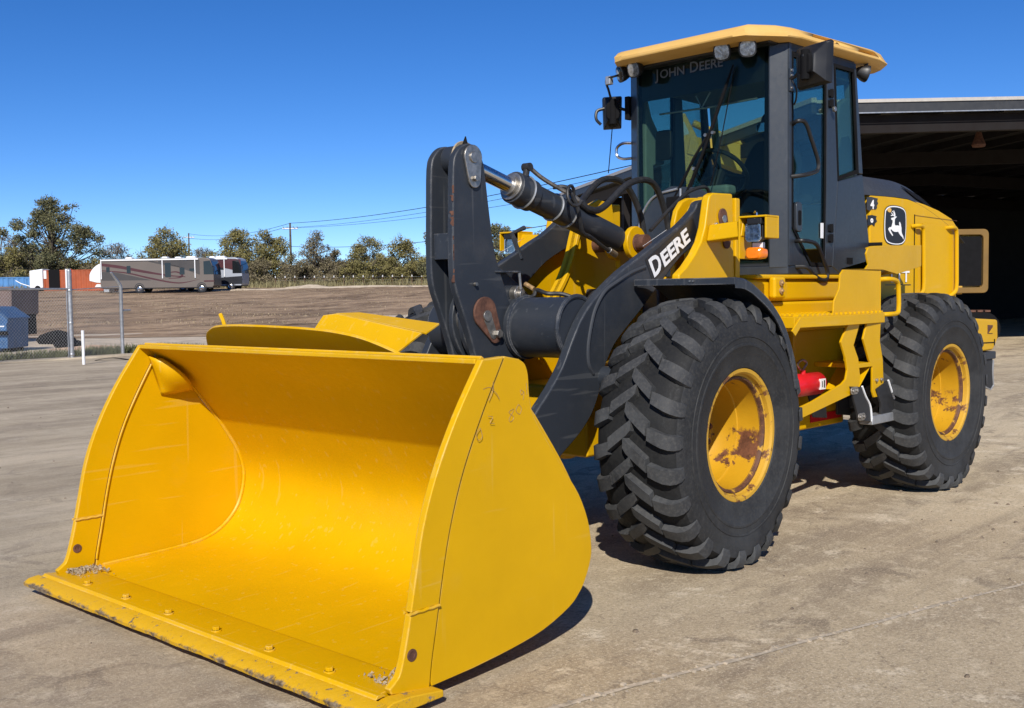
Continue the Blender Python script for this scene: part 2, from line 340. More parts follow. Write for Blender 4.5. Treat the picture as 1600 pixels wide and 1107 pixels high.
# rough, spalled construction joints
def joint(a, b, w0, w1, seed):
    r = random.Random(seed); a, b = Vector(a), Vector(b); d = (b-a).normalized(); n = Vector((-d.y, d.x, 0)); L = (b-a).length; k = int(L/.03); mb = MB(); vs = []
    for i in range(k+1):
        t = i/k; w = w0+(w1-w0)*t; off = mnoise.noise(Vector((i*.05, seed, 0)))*.02
        e1 = w*(.5+.5*abs(mnoise.noise(Vector((i*.21, seed+3, 0))))+.25*r.random()); e2 = w*(.5+.5*abs(mnoise.noise(Vector((i*.19, seed+9, 0))))+.25*r.random())
        p = a+d*L*t+n*off; h = .0035+.002*r.random()
        vs.append([p+n*e1+Vector((0, 0, .0035)), p+n*e1*.4+Vector((0, 0, h)), p-n*e2*.4+Vector((0, 0, .003+.002*r.random())), p-n*e2+Vector((0, 0, .0035))])
    mb.loft(vs, caps=False, closed=False); o = mb.build('slab_joint', 'gravel_stone', g, ang=5)
    mb2 = MB()
    for i in range(int(L*45)):
        t = r.random(); w = w0+(w1-w0)*t; p = a+d*L*t+n*r.gauss(0, w*1.1); s = .003+.006*r.random()**2
        mb2.box(p.x-s, p.x+s*r.uniform(.5, 1.2), p.y-s*r.uniform(.5, 1), p.y+s, .001, .003+s*.7)
    mb2.build('joint_gravel', 'gravel_stone', g)['kind'] = 'stuff'
joint((2.60, 1.50, 0), (-5.8, 3.90, 0), .021, .006, 2)
joint((-14.0, 1.4, 0), (-34, 6.6, 0), .05, .05, 7)
# loose clods and pebbles on the slab
mb = MB()
for i in range(520):
    if i < 240: p = Vector((rnd.gauss(-3.0, 1.6), rnd.gauss(2.4, .8), 0))
    else: p = BG(rnd.uniform(4, 24), 0)+RP*rnd.uniform(-9, 7)
    s = .005+.012*rnd.random()**3; a = rnd.random()*6.28; h = s*rnd.uniform(.5, .9)
    q = [(p.x+math.cos(a+k*1.257)*s*rnd.uniform(.7, 1.6), p.y+math.sin(a+k*1.257)*s*rnd.uniform(.6, 1.1)) for k in range(5)]
    mb.loft([[(x, y, .0005) for x, y in q], [(p.x+(x-p.x)*.6, p.y+(y-p.y)*.6, h) for x, y in q]])
o = mb.build('pebbles', ['clod'], None); tag(o, 'small pebbles and dirt clods scattered over the concrete yard', 'pebbles', kind='stuff')

# pale haul track between slab and field, then the graded field that climbs to the tree line
def terrain(name, mat, d0, d1, l0, l1, nd, nl, zf, kind='structure'):
    mb = MB(); rows = []
    for i in range(nd+1):
        d = d0+(d1-d0)*(i/nd)**1.35
        rows.append([BG(d, l, 0)+Vector((0, 0, zf(d, l))) for l in [l0+(l1-l0)*k/nl for k in range(nl+1)]])
    mb.loft(rows, caps=False, closed=False); o = mb.build(name, mat, None, ang=60); o['kind'] = kind; return o
def fz(d, l):
    rough = (mnoise.noise(Vector((d*.22, l*.13, 1)))*.16+mnoise.noise(Vector((d*.9, l*.5, 5)))*.07)*min(1, max(0, (d-40)/14))
    return .02+hill(d)+rough
terrain('field', 'dirt', 40, 420, -190, -.5, 110, 130, lambda d, l: fz(d, l) if l < -4 else fz(d, l)*max(0, (-.5-l)/3.5)+.012)
def tz(d, l): return .008+mnoise.noise(Vector((d*.5, l*.3, 3)))*.006*min(1, max(0, (d-28)/3))
terrain('dirt_track', 'pale_dirt', 27.5, 46, -45, -2, 30, 60, tz)
# low concrete kerb and the grassy verge at the fence
kb = MB(); a = Vector((-2.6, -21.55, 0)); b = Vector((-9.6, -21.95, 0)); dd = (b-a).normalized(); nn = Vector((-dd.y, dd.x, 0))
kb.loft([[p+nn*.12, p+nn*.12+Vector((0, 0, .055)), p-nn*.28+Vector((0, 0, .05)), p-nn*.33] for p in (a-dd*14, a, a*.5+b*.5, b)]); k = kb.build('kerb', 'concrete', None, .01); k['kind'] = 'structure'
def blades(name, mat, pts, h, w, seed, label, cat='grass'):
    r = random.Random(seed); mb = MB()
    for p in pts:
        hh = h*r.uniform(.4, 1.2); a = r.random()*6.28; lean = Vector((math.cos(a), math.sin(a), 0))*hh*r.uniform(.1, .7); s = Vector((-math.sin(a), math.cos(a), 0))*w*r.uniform(.6, 1.3)
        mb.add([p-s, p+s, p+lean*.5+s*.6+Vector((0, 0, hh*.6)), p+lean*.5-s*.6+Vector((0, 0, hh*.6)), p+lean+Vector((0, 0, hh))], [(0, 1, 2, 3), (3, 2, 4)])
    o = mb.build(name, mat, None, smooth=False); tag(o, label, cat, kind='stuff'); return o
r = random.Random(8); pts = []
for i in range(15000):
    t = r.uniform(-.35, 1.25); q = a+(b-a)*t+nn*(.16+abs(r.gauss(0, 1.1)))
    if mnoise.noise(q*.8) > -.15: pts.append(q+Vector((0, 0, .01)))
blades('verge_grass', 'green_grass', pts, .20, .011, 3, 'patchy green grass growing along the foot of the chain link fence')
pts = []
for i in range(16000):
    d = 50+75*r.random()**1.2; l = r.uniform(-.62, -.02)*d
    if mnoise.noise(Vector((d*.25, l*.12, 9)))+.35*mnoise.noise(Vector((d, l*.6, 2))) > .12: p = BG(d, l); pts.append(p+Vector((0, 0, fz(d, l)-.01)))
blades('field_stubble', 'straw', pts, .10, .03, 5, 'dry straw stubble in bands across the graded field', 'stubble')
pts = []
for i in range(9000):
    d = 121+14*r.random(); l = r.uniform(-.5, 0.0)*d; p = BG(d, l); pts.append(p+Vector((0, 0, fz(d, l)-.02)))
blades('tall_dry_grass', 'dry_grass', pts, .75, .05, 6, 'tall dry grass at the foot of the tree line')
def heap(name, mat, d, l, rx, ry, h, label, cat, base):
    mb = MB(); n = 26; rings = []
    for i in range(9):
        t = i/8; ring = []
        for k in range(n):
            an = 2*math.pi*k/n; q = 1-t; nz = 1+.3*mnoise.noise(Vector((math.cos(an)*2+d, math.sin(an)*2, t*3)))
            ring.append(BG(d, l)+RP*math.cos(an)*rx*q*nz+FP*math.sin(an)*ry*q*nz+Vector((0, 0, base-.05+h*(1-(1-t)**1.6)*(1+.3*mnoise.noise(Vector((an, t*4, l)))))))
        rings.append(ring)
    mb.loft(rings); o = mb.build(name, mat, None, ang=60); tag(o, label, cat); return o
heap('dirt_mound', 'pale_dirt', 118, -22.3, 3.0, 1.6, .42, 'small pale sand mound in front of the far trees', 'mound', hill(118))
heap('gravel_heap', 'pink_gravel', 31.5, -12.4, 1.5, 1.0, .16, 'low patch of pinkish gravel behind the bare fence post', 'gravel', 0)
heap('sand_spread', 'pale_dirt', 116, -15.5, 13, 1.4, .28, 'long pale spread of sand along the field edge', 'sand', hill(116))
heap('sand_spread', 'pale_dirt', 113, -28.5, 5, 1.2, .2, 'pale strip of sand in front of the motorhome noses', 'sand', hill(113))
heap('sand_spread', 'pale_dirt', 57, -5.9, 4.5, 1.6, .14, 'pale dirt patch on the field beside the far front tyre', 'sand', hill(57))

# open steel shed at the right
c0, s0 = math.cos(.2077), math.sin(.2077)
def SH(r_, s_, z=0): return BG(23+c0*s_+s0*r_, 6.75-s0*s_+c0*r_, z)
shed = thing('open_shed', 'long open-sided steel shed with pale roof trim and dark interior', 'shed', SH(0, 0), 0)
def shp(p): return p-SH(0, 0)
E0, SLP, WID, LEN = 5.36, .04, 24, 22
def roofz(r_): return E0+SLP*min(r_, WID-r_)
def strip(r0, r1, s0_, s1_, z0f, z1f, name, mat, bevel=0):
    rs = [r0, r1] if not (r0 < WID/2 < r1) else [r0, WID/2, r1]
    rings = [[shp(SH(q, s0_, z0f(q))), shp(SH(q, s1_, z0f(q))), shp(SH(q, s1_, z1f(q))), shp(SH(q, s0_, z1f(q)))] for q in rs]
    return MB().loft(rings).build(name, mat, shed, bevel)
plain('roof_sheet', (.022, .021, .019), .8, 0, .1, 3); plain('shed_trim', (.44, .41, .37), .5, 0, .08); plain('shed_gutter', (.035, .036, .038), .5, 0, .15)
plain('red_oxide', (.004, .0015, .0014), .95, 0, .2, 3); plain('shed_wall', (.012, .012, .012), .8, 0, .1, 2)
# corrugated roof sheets between purlins
mb = MB(); nc = int(WID/.3)
prof = []
for i in range(nc*2+1):
    q = WID*i/(nc*2); prof.append((q, .0 if i % 2 else .045))
mb.loft([[shp(SH(q, s_, roofz(q)+.02+h)) for q, h in prof] for s_ in (-.55, LEN+.5)], caps=False, closed=False); mb.build('roof_sheet', 'roof_sheet', shed, smooth=False)
strip(-.5, WID+.5, -.63, -.56, lambda q: roofz(q)-.02, lambda q: roofz(q)+.05, 'roof_trim', 'shed_trim')
strip(-.5, WID+.5, -.60, -.50, lambda q: roofz(q)-.22, lambda q: roofz(q)-.023, 'fascia', 'shed_gutter')
strip(-.5, WID+.5, -.625, -.61, lambda q: roofz(q)-.245, lambda q: roofz(q)-.222, 'drip_edge', 'galvanised')
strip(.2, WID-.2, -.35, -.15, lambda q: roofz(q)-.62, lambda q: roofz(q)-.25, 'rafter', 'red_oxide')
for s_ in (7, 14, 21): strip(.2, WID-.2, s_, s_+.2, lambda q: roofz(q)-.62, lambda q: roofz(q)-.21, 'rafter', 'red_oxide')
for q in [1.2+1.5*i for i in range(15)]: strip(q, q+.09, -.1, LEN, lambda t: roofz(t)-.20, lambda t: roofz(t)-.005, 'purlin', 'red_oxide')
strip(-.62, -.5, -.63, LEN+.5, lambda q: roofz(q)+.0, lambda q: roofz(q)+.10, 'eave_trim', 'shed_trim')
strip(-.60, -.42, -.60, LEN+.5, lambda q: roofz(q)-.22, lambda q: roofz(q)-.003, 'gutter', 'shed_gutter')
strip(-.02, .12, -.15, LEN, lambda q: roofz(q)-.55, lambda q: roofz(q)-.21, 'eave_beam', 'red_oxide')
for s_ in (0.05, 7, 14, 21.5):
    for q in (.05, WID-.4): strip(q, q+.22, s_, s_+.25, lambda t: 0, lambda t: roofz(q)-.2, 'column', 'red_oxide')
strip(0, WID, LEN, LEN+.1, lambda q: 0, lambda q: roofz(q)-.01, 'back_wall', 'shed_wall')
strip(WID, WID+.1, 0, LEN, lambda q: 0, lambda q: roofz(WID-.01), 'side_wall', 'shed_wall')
# conduit lamp hanging off the first rafter
hb = thing('hanging_shed_lamp', 'brown bell lamp hanging under the shed roof beam', 'lamp', SH(4.6, 1.2, 4.75))
MB().lathe([(.0, .35), (.06, .34), (.09, .22), (.16, .05), (.14, 0), (0, .02)], (0, 0, 0), 'z', 16).build('lamp_shade', 'rusty_steel', hb)
MB().cyl((0, 0, .34), (0, 0, .95), .012, 8).build('hanger_rod', 'galvanised', hb)
# ------------------------------------------------------------------ the wheel loader (x forward, y to its left, front axle at the origin)
LD = thing('wheel_loader', 'yellow and charcoal articulated wheel loader with bucket lowered on the concrete yard', 'wheel loader')
ART = -.05; PVX = -1.52
def rear(o):
    """parts of the rear frame are turned about the articulation pin"""
    o.rotation_euler = (0, 0, ART); o.location = (PVX-PVX*math.cos(ART), -PVX*math.sin(ART), 0); return o
def rp(mb, name, mat, bevel=0, **k): return rear(mb.build(name, mat, LD, bevel, **k))

# ---- bucket
inner = sm([(2.06, 1.225), (1.845, 1.065), (1.68, .875), (1.555, .705), (1.475, .56), (1.455, .43), (1.50, .28), (1.60, .175), (1.73, .12), (1.90, .102), (2.2, .094), (2.44, .088)], 4)
outer = []
for i, p in enumerate(inner):
    t = (inner[min(i+1, len(inner)-1)]-inner[max(i-1, 0)]).normalized(); outer.append(p+Vector((t.y, -t.x))*-.02 if False else p+Vector((-abs(t.y)*.02 if t.y < 0 else t.y*.02, -abs(t.x)*.02 if t.x > 0 else .018)))
bk = MB().prism([tuple(p) for p in inner]+[tuple(p) for p in reversed(outer)], -1.245, 1.245).build('bucket', 'bucket_yellow', LD, ang=25)
FE = [(2.075, 1.232), (2.215, 1.03), (2.325, .83), (2.395, .65), (2.435, .48), (2.475, .30), (2.515, .16), (2.545, .125)]
SE = [(1.95, 1.238), (2.075, 1.03), (2.180, .83), (2.248, .65), (2.293, .48), (2.330, .30), (2.360, .16), (2.375, .058)]
RE = [(1.86, 1.222), (1.825, 1.20), (1.807, 1.155), (1.80, 1.07), (1.772, .985), (1.67, .85), (1.58, .74), (1.494, .635), (1.435, .52), (1.412, .42), (1.415, .345), (1.457, .258), (1.50, .21), (1.567, .166), (1.733, .112), (1.93, .084), (2.145, .067)]
seam = [tuple(p) for p in sm(SE, 4)]; front = [tuple(p) for p in sm(FE, 4)]; back = [tuple(p) for p in sm(RE, 3)]
for s in (1, -1):
    ya, yb = (1.247, 1.268) if s > 0 else (-1.268, -1.247)
    g0 = [(x-.004, z) for x, z in seam]
    MB().prism(back+[(2.36, .06)]+[q for q in reversed(g0[:-1])], ya, yb).build('side_plate', 'bucket_yellow', bk, .004)
    cut = [q for q in seam if q[1] > .36]; cfr = [q for q in front if q[1] > .36]
    zc = .355
    def xat(L, z):
        for (xa, za), (xb, zb) in zip(L, L[1:]):
            if za >= z >= zb: return xa+(xb-xa)*(za-z)/(za-zb)
        return L[-1][0]
    ca, cb_ = (1.244, 1.276) if s > 0 else (-1.276, -1.244)
    MB().prism([(q[0]+.004, q[1]) for q in cut]+[(xat(seam, zc)+.004, zc), (xat(front, zc), zc)]+list(reversed(cfr)), ca, cb_).build('side_cutter', 'bucket_yellow', bk, .005)
    z2 = zc-.006
    lo = [(xat(seam, z2)+.004, z2)]+[(q[0]+.004, q[1]) for q in seam if q[1] < z2-.01]+[(2.56, .088), (2.57, .11)]+[q for q in reversed(front) if q[1] < z2-.01]+[(xat(front, z2), z2)]
    lower = MB().prism(lo, ca, cb_).build('corner_plate', 'bucket_yellow', bk, .005)
    # weld beads that close the joints
    wb = MB()
    for yy in (ca-.001, cb_+.001):
        wb.tube([(xat(seam, z2+.003)+.004+(xat(front, z2)-xat(seam, z2))*t, yy, z2+.003+.0012*math.sin(t*19)) for t in [i/14 for i in range(15)]], .0062, 7)
    wb.build('weld_bead', 'bucket_yellow', bk)
    yin = ca if s > 0 else cb_
    MB().tube([(x-.002, yin+(-.001 if s > 0 else .001), z) for x, z in seam[2:-3]], .0055, 7).build('weld_bead', 'bucket_yellow', bk)
    yy = s*1.238
    MB().tube([(p.x+.006, yy, p.y+.004) for p in inner[3:-2]], .010, 7).build('weld_bead', 'bucket_yellow', bk)
    # bolt hole with its bolt head
    yo = cb_ if s > 0 else ca
    for ys, sg in ((cb_, 1), (ca, -1)):
        MB().lathe([(.0225, 0), (.0225, .003*sg), (.013, .003*sg), (.012, .0005*sg), (0, .0005*sg)], (2.463, ys, .205), 'y', 20).build('bolt_hole', 'rusty_steel', bk)
    # gusset across the top corner, curved between side and back
    def gpt(t, e):
        a_ = Vector((2.035-.085*t, s*1.243, 1.175-.27*t)); b_ = Vector((1.985-.235*t, s*(1.243-.155*math.sin(math.pi*(.18+.70*t))**.8), 1.158-.225*t))
        p_ = a_.lerp(b_, e); p_ = Vector((2.03, s*1.243, 1.16))+(p_-Vector((2.03, s*1.243, 1.16)))*.82
        return p_+Vector((.028, -s*.022, -.012))*math.sin(math.pi*e)*math.sin(math.pi*(.15+.8*t))
    gm = MB(); gm.loft([[gpt(i/10, k/8) for k in range(9)] for i in range(11)], caps=False, closed=False); go = gm.build('corner_gusset', 'bucket_yellow', bk, ang=60)
    so = go.modifiers.new('t', 'SOLIDIFY'); so.thickness = .012
# rolled top edge
MB().box(2.045, 2.085, -1.243, 1.243, 1.212, 1.234).build('top_rail', 'bucket_yellow', bk, .006)
# spill guard and folded deflector behind it
sg = [(-.945, 1.20), (-.90, 1.24), (-.82, 1.297), (-.73, 1.328), (-.64, 1.342), (-.45, 1.348), (-.1, 1.343), (.14, 1.334), (.28, 1.322), (.41, 1.300), (.52, 1.262), (.64, 1.205)]
MB().plate([(1.985-(1.35-z)*.98, y, z) for y, z in [(-.96, 1.15)]+[tuple(p) for p in sm(sg, 3)]+[(.66, 1.15)]], .014).build('spill_guard', 'bucket_yellow', bk, .003)
dm = MB(); dm.plate([(1.70, .33, 1.19), (1.62, .46, 1.305), (1.60, -.18, 1.392), (1.60, -.285, 1.382), (1.66, -.30, 1.30), (1.76, -.16, 1.24)], .010)
dm.build('deflector', 'bucket_yellow', bk, .002)
MB().plate([(1.59, .455, 1.303), (1.50, .452, 1.345), (1.50, -.12, 1.395), (1.585, -.20, 1.393)], .010).build('deflector_flange', 'bucket_yellow', bk, .002)
MB().tube([(1.60, -1.17, 1.31), (1.60, -1.19, 1.35), (1.60, -1.215, 1.385)], .012, 8).build('guard_tip', 'bucket_yellow', bk)
# floor wear plate, base edge and bolt-on cutting edge
MB().prism([(2.40, .089), (2.43, .098), (2.615, .093), (2.625, .080), (2.61, .066), (2.36, .066)], -1.243, 1.243).build('base_edge', 'bucket_yellow', bk, .003)
MB().prism([(2.585, .094), (2.60, .1045), (2.622, .104), (2.634, .09)], -1.275, 1.275).build('edge_bar', 'bucket_yellow', bk, .002)
ce = MB(); ns = 220; rings = []
for i in range(ns+1):
    y = -1.325+2.65*i/ns; j = .004*mnoise.noise(Vector((y*5, 0, 0)))+.0018*mnoise.noise(Vector((y*40, 3, 0))); k_ = .0014*mnoise.noise(Vector((y*30, 7, 0)))
    rings.append([(2.46, y, .0655), (2.615, y, .0656), (2.63+j*.5, y, .090+k_), (2.68+j, y, .083+k_), (2.708+j, y, .066+k_), (2.704+j*1.4, y, .050+k_*.6), (2.46, y, .038)])
ce.loft(rings); ce.build('cutting_edge', ['worn_edge'], bk, ang=30)
for s in (1, -1):
    MB().prism([(2.36, .036), (2.36, .063), (2.52, .085), (2.60, .087), (2.66, .065), (2.66, .036)], *( (1.262, 1.33) if s > 0 else (-1.33, -1.262))).build('edge_end', 'worn_edge', bk, .006)
for i in range(8):
    y = -1.31+.3745*i
    bm_ = MB(); bm_.lathe([(.023, 0), (.023, .004), (.018, .006), (.018, .006)], (2.565, y, .094), 'z', 16)
    hx = [(2.565+.016*math.cos(k*math.pi/3+i), y+.016*math.sin(k*math.pi/3+i)) for k in range(6)]
    if abs(y) < 1.24: bm_.prism(hx, .099, .114, 'xy').build('bolt', 'bucket_yellow', bk, .003)
# caked gravel in the floor corners
for s, n, nm in ((-1, 260, 0), (1, 120, 1)):
    mb = MB(); r = random.Random(12+s)
    for i in range(n):
        t = r.random(); p = Vector((2.53-.16*r.random()**1.3*1, s*(1.236-abs(r.gauss(0, .07))), .094)); q = .004+.011*r.random()**2
        v = [p+Vector((r.uniform(-1, 1), r.uniform(-1, 1), r.uniform(0, 1.6)))*q for _ in range(4)]+[p+Vector((0, 0, q*1.6))]
        bmx = [(0, 1, 2), (0, 2, 3), (0, 3, 1), (1, 3, 4), (3, 2, 4), (2, 1, 4)]; mb.add(v, bmx)
    o = mb.build('caked_gravel', 'caked_dirt', bk, smooth=False); o['kind'] = 'stuff'
# grease-pencil scrawl on the outer side
def stroke(pts): MB().tube([(x, y, z) for x, y, z in sm(pts, 5)], .0011, 5).build('chalk_mark', 'brass_chip', bk)
yq = 1.2765
for px, pz, sc, path in ((2.075, 1.07, .05, [(0, 1), (.6, 1.1), (1.2, .9)]), (2.05, 1.07, .05, [(.6, 1.5), (.55, .8), (.1, .1)]), (2.05, 1.07, .05, [(.55, .9), (1.0, .5), (1.3, .1)]),
                         (2.12, .93, .05, [(.5, .9), (.1, .5), (.3, 0), (.7, .2), (.6, .7), (.5, .9)]), (2.05, .97, .05, [(0, .9), (.5, .8), (.2, .4), (.7, .3)])):
    stroke([(px-u*sc, yq, pz+w*sc) for u, w in path])
for px, pz, sc, path in ((1.93, .98, .055, [(.6, .9), (.1, .7), (.6, .3), (.3, 0), (.1, .2), (.6, .8)]), (1.89, 1.0, .055, [(.4, .8), (.1, .4), (.5, .1), (.7, .5), (.4, .8)]), (1.865, 1.06, .05, [(.6, .6), (.2, .8), (.3, .4), (.6, .6), (.5, 0)]), (1.835, 1.08, .05, [(.3, .9), (.35, 0)])):
    stroke([(px-u*sc, 1.2686, pz+w*sc) for u, w in path])

# ---- lift arms
AP = [(-.60, 2.015), (-.552, 1.962), (-.40, 1.868), (-.275, 1.812), (-.047, 1.703), (.2, 1.589), (.404, 1.466), (.534, 1.358), (.628, 1.230), (.709, 1.100), (.815, .982), (.942, .863), (1.12, .64), (1.28, .42), (1.335, .33), (1.33, .25), (1.26, .20), (1.16, .22), (1.0, .38), (.86, .53), (.728, .636),
      (.583, .727), (.470, .825), (.405, .93), (.383, 1.0), (.345, 1.08), (.264, 1.186), (.150, 1.275), (.02, 1.365), (-.206, 1.536), (-.41, 1.682), (-.622, 1.775), (-.75, 1.83), (-.80, 1.90), (-.78, 1.985), (-.70, 2.03)]
for s in (1, -1):
    ya, yb = (.495, .55) if s > 0 else (-.55, -.495)
    arm = MB().prism([tuple(p) for p in sm(AP, 3, True)], ya, yb).build('lift_arm', 'charcoal', LD, .010)
    yo = .5515*s
    MB().tube([(x, yo, z) for x, z in sm([(-.03, 1.618), (.1, 1.585), (.23, 1.536), (.345, 1.485), (.42, 1.41), (.462, 1.332), (.50, 1.197), (.497, 1.10), (.46, 1.045)], 5)], .011, 8).build('weld_bead', 'hood_grey', arm)
    MB().cyl((.354, yo-.02*s, 1.016), (.354, yo+.10*s, 1.016), .062, 28).cyl((.354, yo+.10*s, 1.016), (.354, yo+.13*s, 1.016), .04, 20).build('pin_boss', 'charcoal', arm, .006)
    MB().cyl((1.25, ya-.05, .30), (1.25, yb+.05, .30), .06, 24).build('bucket_pin', 'steel', arm, .004)
    MB().plate([(-.01, yo, 1.735) if s > 0 else (-.25, yo, 1.835), (-.25, yo, 1.835) if s > 0 else (-.01, yo, 1.735), (-.25, yo, 1.8335) if s > 0 else (-.01, yo, 1.7335), (-.01, yo, 1.7335) if s > 0 else (-.25, yo, 1.8335)], .001).build('decal_edge', 'white_print', arm)
    if s > 0:
        rt_ = (-.866, 0, .5); upv = (.5, 0, .866); o0 = Vector((-.112, .5522, 1.556))
        dv = Vector(rt_); du = Vector(upv)
        MB().plate([o0+dv*-.018+du*-.014, o0+dv*-.018+du*.128, o0+dv*.545+du*.102, o0+dv*.545+du*-.014][::-1], .001).build('decal_ground', 'black_print', arm)
        text('lettering', 'D', 'white_print', arm, o0+Vector((0, .0012, 0)), rt_, upv, .158, .002, .004, .95)
        text('lettering', 'EERE', 'white_print', arm, o0+dv*.122+Vector((0, .0012, 0)), rt_, upv, .122, .002, .004, 1.27)
# ---- cross tube and bellcrank carrier
ct = MB().lathe([(0, -.494), (.165, -.494), (.165, -.15), (.178, -.145), (.178, -.12), (.165, -.118), (.165, .118), (.178, .12), (.178, .145), (.165, .15), (.165, .494), (0, .494)], (.515, 0, 1.29), 'y', 48)
cto = ct.build('cross_tube', 'charcoal', LD)
MB().tube([(.515+.168*math.cos(t), .49, 1.29+.168*math.sin(t)) for t in [i*math.pi/16 for i in range(32)]], .014, 8, closed=True).build('weld_bead', 'charcoal', cto)
for s in (1, -1):
    y0, y1 = (.018, .055) if s > 0 else (-.055, -.018)
    MB().prism([tuple(p) for p in sm([(.80, 1.585), (.76, 1.625), (.68, 1.63), (.61, 1.605), (.40, 1.47), (.36, 1.40), (.36, 1.2), (.44, 1.10), (.56, 1.02), (.80, 1.08), (.93, 1.25), (.93, 1.42)], 3, True)], y0, y1).build('carrier_plate', 'charcoal', cto, .008)
MB().box(.535, .74, .055, .115, 1.592, 1.602).build('sensor_bracket', 'charcoal', cto, .003)
MB().tube([(.54, .105, 1.60), (.535, .11, 1.50)], .008, 8).build('sensor_rod', 'steel', cto)
MB().cyl((.53, .055, 1.475), (.53, .10, 1.475), .045, 22).cyl((.53, .10, 1.475), (.53, .12, 1.475), .022, 12).build('grease_boss', 'steel', cto, .004)
MB().tube(sm([(.53, .12, 1.47), (.50, .14, 1.455), (.47, .15, 1.465), (.455, .16, 1.495), (.46, .24, 1.475), (.40, .30, 1.47), (.36, .40, 1.43)], 6), .012, 8).build('grease_hose', 'hose_rubber', cto)
MB().cyl((.475, .09, 1.53), (.47, .15, 1.50), .014, 10).build('grease_fitting', 'brass_chip', cto)
# ---- bellcrank: two long plates with pins
BL = [(.80, 2.11), (.816, 2.18), (.85, 2.236), (.90, 2.266), (.96, 2.258), (1.012, 2.215), (1.040, 2.14), (1.049, 1.908), (1.055, 1.677), (1.045, 1.53), (.995, 1.40), (.93, 1.235), (.90, 1.10), (.97, .86), (1.06, .62), (1.05, .54), (.98, .51), (.90, .54), (.74, .80), (.60, 1.02), (.545, 1.13), (.575, 1.30), (.645, 1.49), (.728, 1.683), (.773, 1.922)]
bc = None
for s in (1, -1):
    y0, y1 = (.06, .105) if s > 0 else (-.105, -.06)
    mb = MB().prism([tuple(p) for p in sm(BL, 3, True)], y0, y1)
    if bc is None: bc = mb.build('bellcrank', 'charcoal', LD, .009)
    else: mb.build('bellcrank_plate', 'charcoal', bc, .009)
    yo = .107*s
    # keeper plate on the top pin
    def slot(cx, cz, r0, dx, dz, r1, n=12):
        d = Vector((dx, dz)); a0 = math.atan2(dz, dx); o = []
        for k in range(n+1): t = a0+math.pi/2+math.pi*k/n; o.append((cx+r0*math.cos(t), cz+r0*math.sin(t)))
        for k in range(n+1): t = a0-math.pi/2+math.pi*k/n; o.append((cx+dx+r1*math.cos(t), cz+dz+r1*math.sin(t)))
        return o
    e = .014*s
    MB().prism(slot(.905, 2.195, .066, -.008, -.115, .045), yo, yo+e).build('pin_keeper', 'steel', bc, .004)
    MB().cyl((.905, yo, 2.195), (.905, yo+e*1.6, 2.195), .030, 22).build('pin', 'steel', bc, .003)
    MB().cyl((.897, yo+e, 2.085), (.897, yo+e*2.2, 2.085), .017, 6).build('bolt', 'steel', bc, .002)
    MB().prism(slot(.83, 1.375, .088, -.075, -.115, .05), yo, yo+e).build('pivot_keeper', 'rusty_steel', bc, .004)
    MB().prism(slot(.815, 1.345, .032, -.04, -.085, .026), yo+e, yo+e*1.25).cyl((.825, yo+e, 1.36), (.825, yo+e*1.8, 1.36), .030, 20).build('pivot_pin', 'steel', bc, .002)
    MB().cyl((.742, yo+e, 1.262), (.742, yo+e*2.6, 1.262), .024, 6).build('bolt', 'steel', bc, .003)
    MB().cyl((.90, yo, 1.53), (.90, yo+e*1.3, 1.53), .010, 8).build('stud', 'steel', bc)
    # rust-scraped front edge
r = random.Random(5)
for i in range(9):
    z = 2.02-.06*i-r.random()*.03; L_ = r.uniform(.015, .05); x_ = 1.0505 if z < 2.0 else 1.045
    MB().loft([[(x_+.001, .092+r.uniform(-.012, .008), z+L_*q), (x_+.001, .1045, z+L_*q), (x_-.004, .1055, z+L_*q)] for q in (0, .35, .7, 1)], caps=False, closed=False).build('scraped_edge', 'rusty_steel', bc)
MB().cyl((.905, -.06, 2.195), (.905, .06, 2.195), .072, 28).build('rod_eye', 'charcoal', bc, .006)
MB().lathe([(.074, .052), (.09, .055), (.092, .045), (.074, .04)], (.905, 0, 2.195), 'y', 28).build('grease_ring', 'caked_dirt', bc)
MB().cyl((.82, -.06, 1.35), (.82, .06, 1.35), .10, 28).build('pivot_boss', 'steel', bc, .005)
MB().box(.97, 1.035, -.06, .06, 1.66, 1.80).build('stop_block', 'charcoal', bc, .006)
MB().tube([(.93, .083, 2.262), (.928, .083, 2.285), (.926, .083, 2.305)], [.016, .009, .003], 10).build('grease_nipple', 'matte_black', bc)
# link from bellcrank foot to bucket
lk = MB().prism([(1.0, .50), (1.0, .63), (1.33, .66), (1.38, .60), (1.33, .54)], -.05, .05).build('bucket_link', 'charcoal', LD, .01)
MB().cyl((1.33, -.14, .60), (1.33, .14, .60), .045, 20).build('link_pin', 'steel', lk)
for s in (1, -1):
    MB().prism([(1.62, .88), (1.50, .80), (1.32, .66), (1.28, .58), (1.31, .53), (1.43, .50), (1.50, .68)], *((.08, .12) if s > 0 else (-.12, -.08))).build('bucket_ear', 'bucket_yellow', bk, .005)
    for q in (.39, .62): MB().prism([(1.44, .60), (1.30, .44), (1.18, .30), (1.22, .21), (1.34, .19), (1.50, .17), (1.46, .28), (1.43, .42)], *((q-.03, q) if s > 0 else (-q, -q+.03))).build('bucket_ear', 'bucket_yellow', bk, .005)
